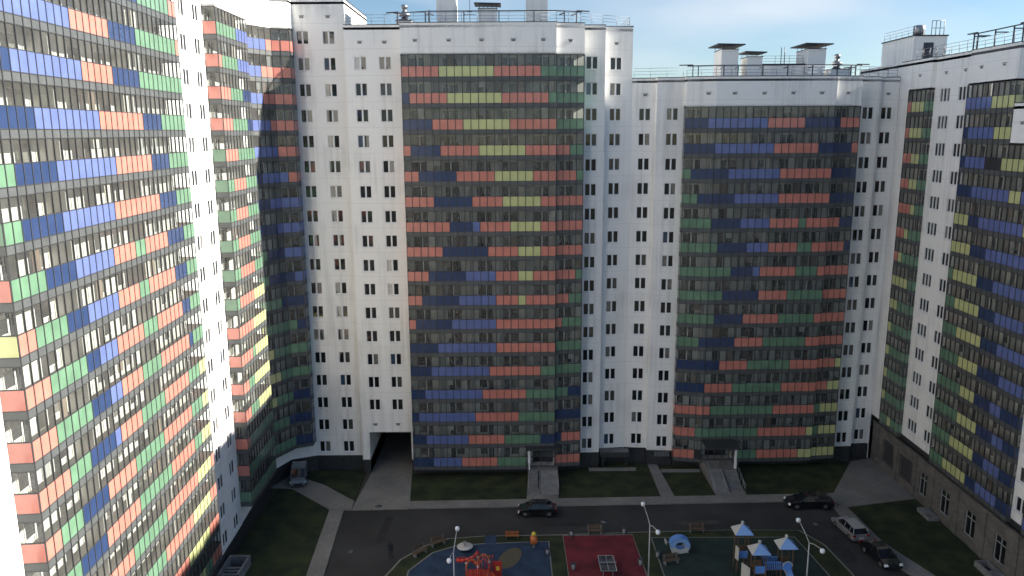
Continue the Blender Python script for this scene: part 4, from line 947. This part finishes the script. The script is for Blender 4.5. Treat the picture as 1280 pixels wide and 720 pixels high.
bench(18.8,73.6,'wooden bench on the grass beyond the green pad',0)
bench(15.0,67.7,'wooden bench on the green pad beside a litter bin',.3)
def bin_(x,y,lab):
    t=thing('litter_bin',lab,'litter bin',(x,y,.15),'litter bins in the playground')
    m=MB(); m.lathe((x,y,.2),[(.12,0),(.15,.1),(.17,.5)],'rail',n=12); m.build('bucket',t,(x,y,.2))
    m=MB(); m.tube((x-.22,y,.15),(x-.22,y,.84),.025,'darkrail',n=6); m.tube((x+.22,y,.15),(x+.22,y,.84),.025,'darkrail',n=6); m.box(x-.26,x+.26,y-.14,y+.14,.84,.87,'darkrail'); m.build('stand',t,(x,y,.15))
bin_(5.6,66.7,'grey litter bin on the red pad, left of the table tennis table')
bin_(12.0,67.4,'grey litter bin at the right edge of the red pad')
bin_(13.9,68.8,'grey litter bin at the left edge of the green pad')
bin_(5.9,72.9,'grey litter bin at the far left corner of the red pad')
bin_(3.3,69.4,'grey litter bin at the right edge of the blue pad')
bin_(11.3,73.3,'grey litter bin at the far right corner of the red pad')
# ------------------------------------------------------------------ person
def person(x,y,z,lab):
    me=D.meshes.new('person'); J={'pel':(0,0,.95),'sp':(0,.01,1.2),'ch':(0,.0,1.40),'nk':(0,0,1.52),'hd':(0,-.01,1.62),'ht':(0,-.01,1.74),
     'sl':(-.19,0,1.42),'el':(-.25,.05,1.14),'wl':(-.24,-.06,.92),'hl':(-.24,-.09,.82),'sr':(.19,0,1.42),'er':(.25,.03,1.15),'wr':(.25,-.05,.92),'hr':(.25,-.08,.82),
     'pl':(-.10,0,.9),'kl':(-.11,-.08,.5),'al':(-.11,.03,.09),'tl':(-.12,-.13,.04),'pr':(.10,0,.9),'kr':(.11,.02,.5),'ar':(.11,.14,.1),'tr':(.12,-.0,.04)}
    E=[('pel','sp'),('sp','ch'),('ch','nk'),('nk','hd'),('hd','ht'),('ch','sl'),('sl','el'),('el','wl'),('wl','hl'),('ch','sr'),('sr','er'),('er','wr'),('wr','hr'),('pel','pl'),('pl','kl'),('kl','al'),('al','tl'),('pel','pr'),('pr','kr'),('kr','ar'),('ar','tr')]
    rad={'pel':.15,'sp':.14,'ch':.15,'nk':.06,'hd':.1,'ht':.075,'sl':.075,'el':.05,'wl':.035,'hl':.04,'sr':.075,'er':.05,'wr':.035,'hr':.04,'pl':.1,'kl':.065,'al':.045,'tl':.04,'pr':.1,'kr':.065,'ar':.045,'tr':.04}
    ks=list(J); me.from_pydata([J[k] for k in ks],[(ks.index(a),ks.index(b)) for a,b in E],[])
    o=D.objects.new('person',me); COL.objects.link(o); md=o.modifiers.new('s','SKIN'); o.modifiers.new('ss','SUBSURF').render_levels=2
    for i,k in enumerate(ks):
        sv=me.skin_vertices[0].data[i]; sv.radius=(rad[k],rad[k]*.85); sv.use_root=(k=='pel')
    me.materials.append(M['cloth']); o.location=(x,y,z); tag(o,lab,'person'); return o
person(-11.9,69.2,.012,'person in dark clothes walking on the road outside the curved playground kerb')
# ------------------------------------------------------------------ light, sky, camera
SUN_EL,SUN_AZ=26.45,84.8      # azimuth clockwise from +Y
w=D.worlds.new('World'); SC.world=w; w.use_nodes=True; nt=w.node_tree; N=nt.nodes.new; Lk=nt.links.new
for x in list(nt.nodes): nt.nodes.remove(x)
out=N('ShaderNodeOutputWorld'); bg=N('ShaderNodeBackground'); sky=N('ShaderNodeTexSky'); sky.sky_type='NISHITA'; sky.sun_disc=False
sky.sun_elevation=R(SUN_EL); sky.sun_rotation=R(SUN_AZ); sky.air_density=1.0; sky.dust_density=.15; sky.ozone_density=3.5; sky.altitude=50
SKY=.0525
tc=N('ShaderNodeTexCoord'); mp=N('ShaderNodeMapping'); mp.inputs['Scale'].default_value=(1.3,1.3,4.5); mp.inputs['Location'].default_value=(-.35,.55,.1)
nz=N('ShaderNodeTexNoise'); nz.inputs['Scale'].default_value=1.9; nz.inputs['Detail'].default_value=5; nz.inputs['Roughness'].default_value=.42
Lk(tc.outputs['Generated'],mp.inputs['Vector']); Lk(mp.outputs['Vector'],nz.inputs['Vector'])
rp=N('ShaderNodeValToRGB'); rp.color_ramp.elements[0].position=.50; rp.color_ramp.elements[0].color=(0,0,0,1); rp.color_ramp.elements[1].position=.74; rp.color_ramp.elements[1].color=(.75,.75,.75,1)
Lk(nz.outputs['Fac'],rp.inputs['Fac'])
mx=N('ShaderNodeMixRGB'); mx.inputs['Color2'].default_value=(6.2,6.6,7.1,1); Lk(rp.outputs['Color'],mx.inputs['Fac']); Lk(sky.outputs[0],mx.inputs['Color1'])
Lk(mx.outputs[0],bg.inputs['Color']); bg.inputs['Strength'].default_value=SKY; Lk(bg.outputs[0],out.inputs['Surface'])
ld=D.lights.new('sun','SUN'); ld.energy=5.0; ld.angle=R(.53); ld.color=(1,.94,.84); lo=D.objects.new('sun',ld); COL.objects.link(lo)
v=Vector((math.sin(R(SUN_AZ))*math.cos(R(SUN_EL)),math.cos(R(SUN_AZ))*math.cos(R(SUN_EL)),math.sin(R(SUN_EL)))); lo.rotation_euler=v.to_track_quat('Z','Y').to_euler(); lo.location=(60,40,90)
cd=D.cameras.new('camera'); cam=D.objects.new('camera',cd); COL.objects.link(cam); SC.camera=cam
cd.sensor_width=36; cd.lens=36*976/1280; cd.clip_end=6000; cd.clip_start=.5
cam.matrix_world=Matrix.Translation((0,0,CAMZ))@Matrix.Rotation(R(90-11.28),4,'X')@Matrix.Rotation(R(-.345),4,'Z')
SC.view_settings.view_transform='Standard'; SC.view_settings.look='None'; SC.view_settings.exposure=1.45; SC.view_settings.gamma=1
SC.render.engine='CYCLES'; cy=SC.cycles; cy.use_denoising=True; cy.max_bounces=7; cy.diffuse_bounces=4; cy.glossy_bounces=3; cy.transparent_max_bounces=10; cy.caustics_reflective=False; cy.caustics_refractive=False; cy.sample_clamp_indirect=6
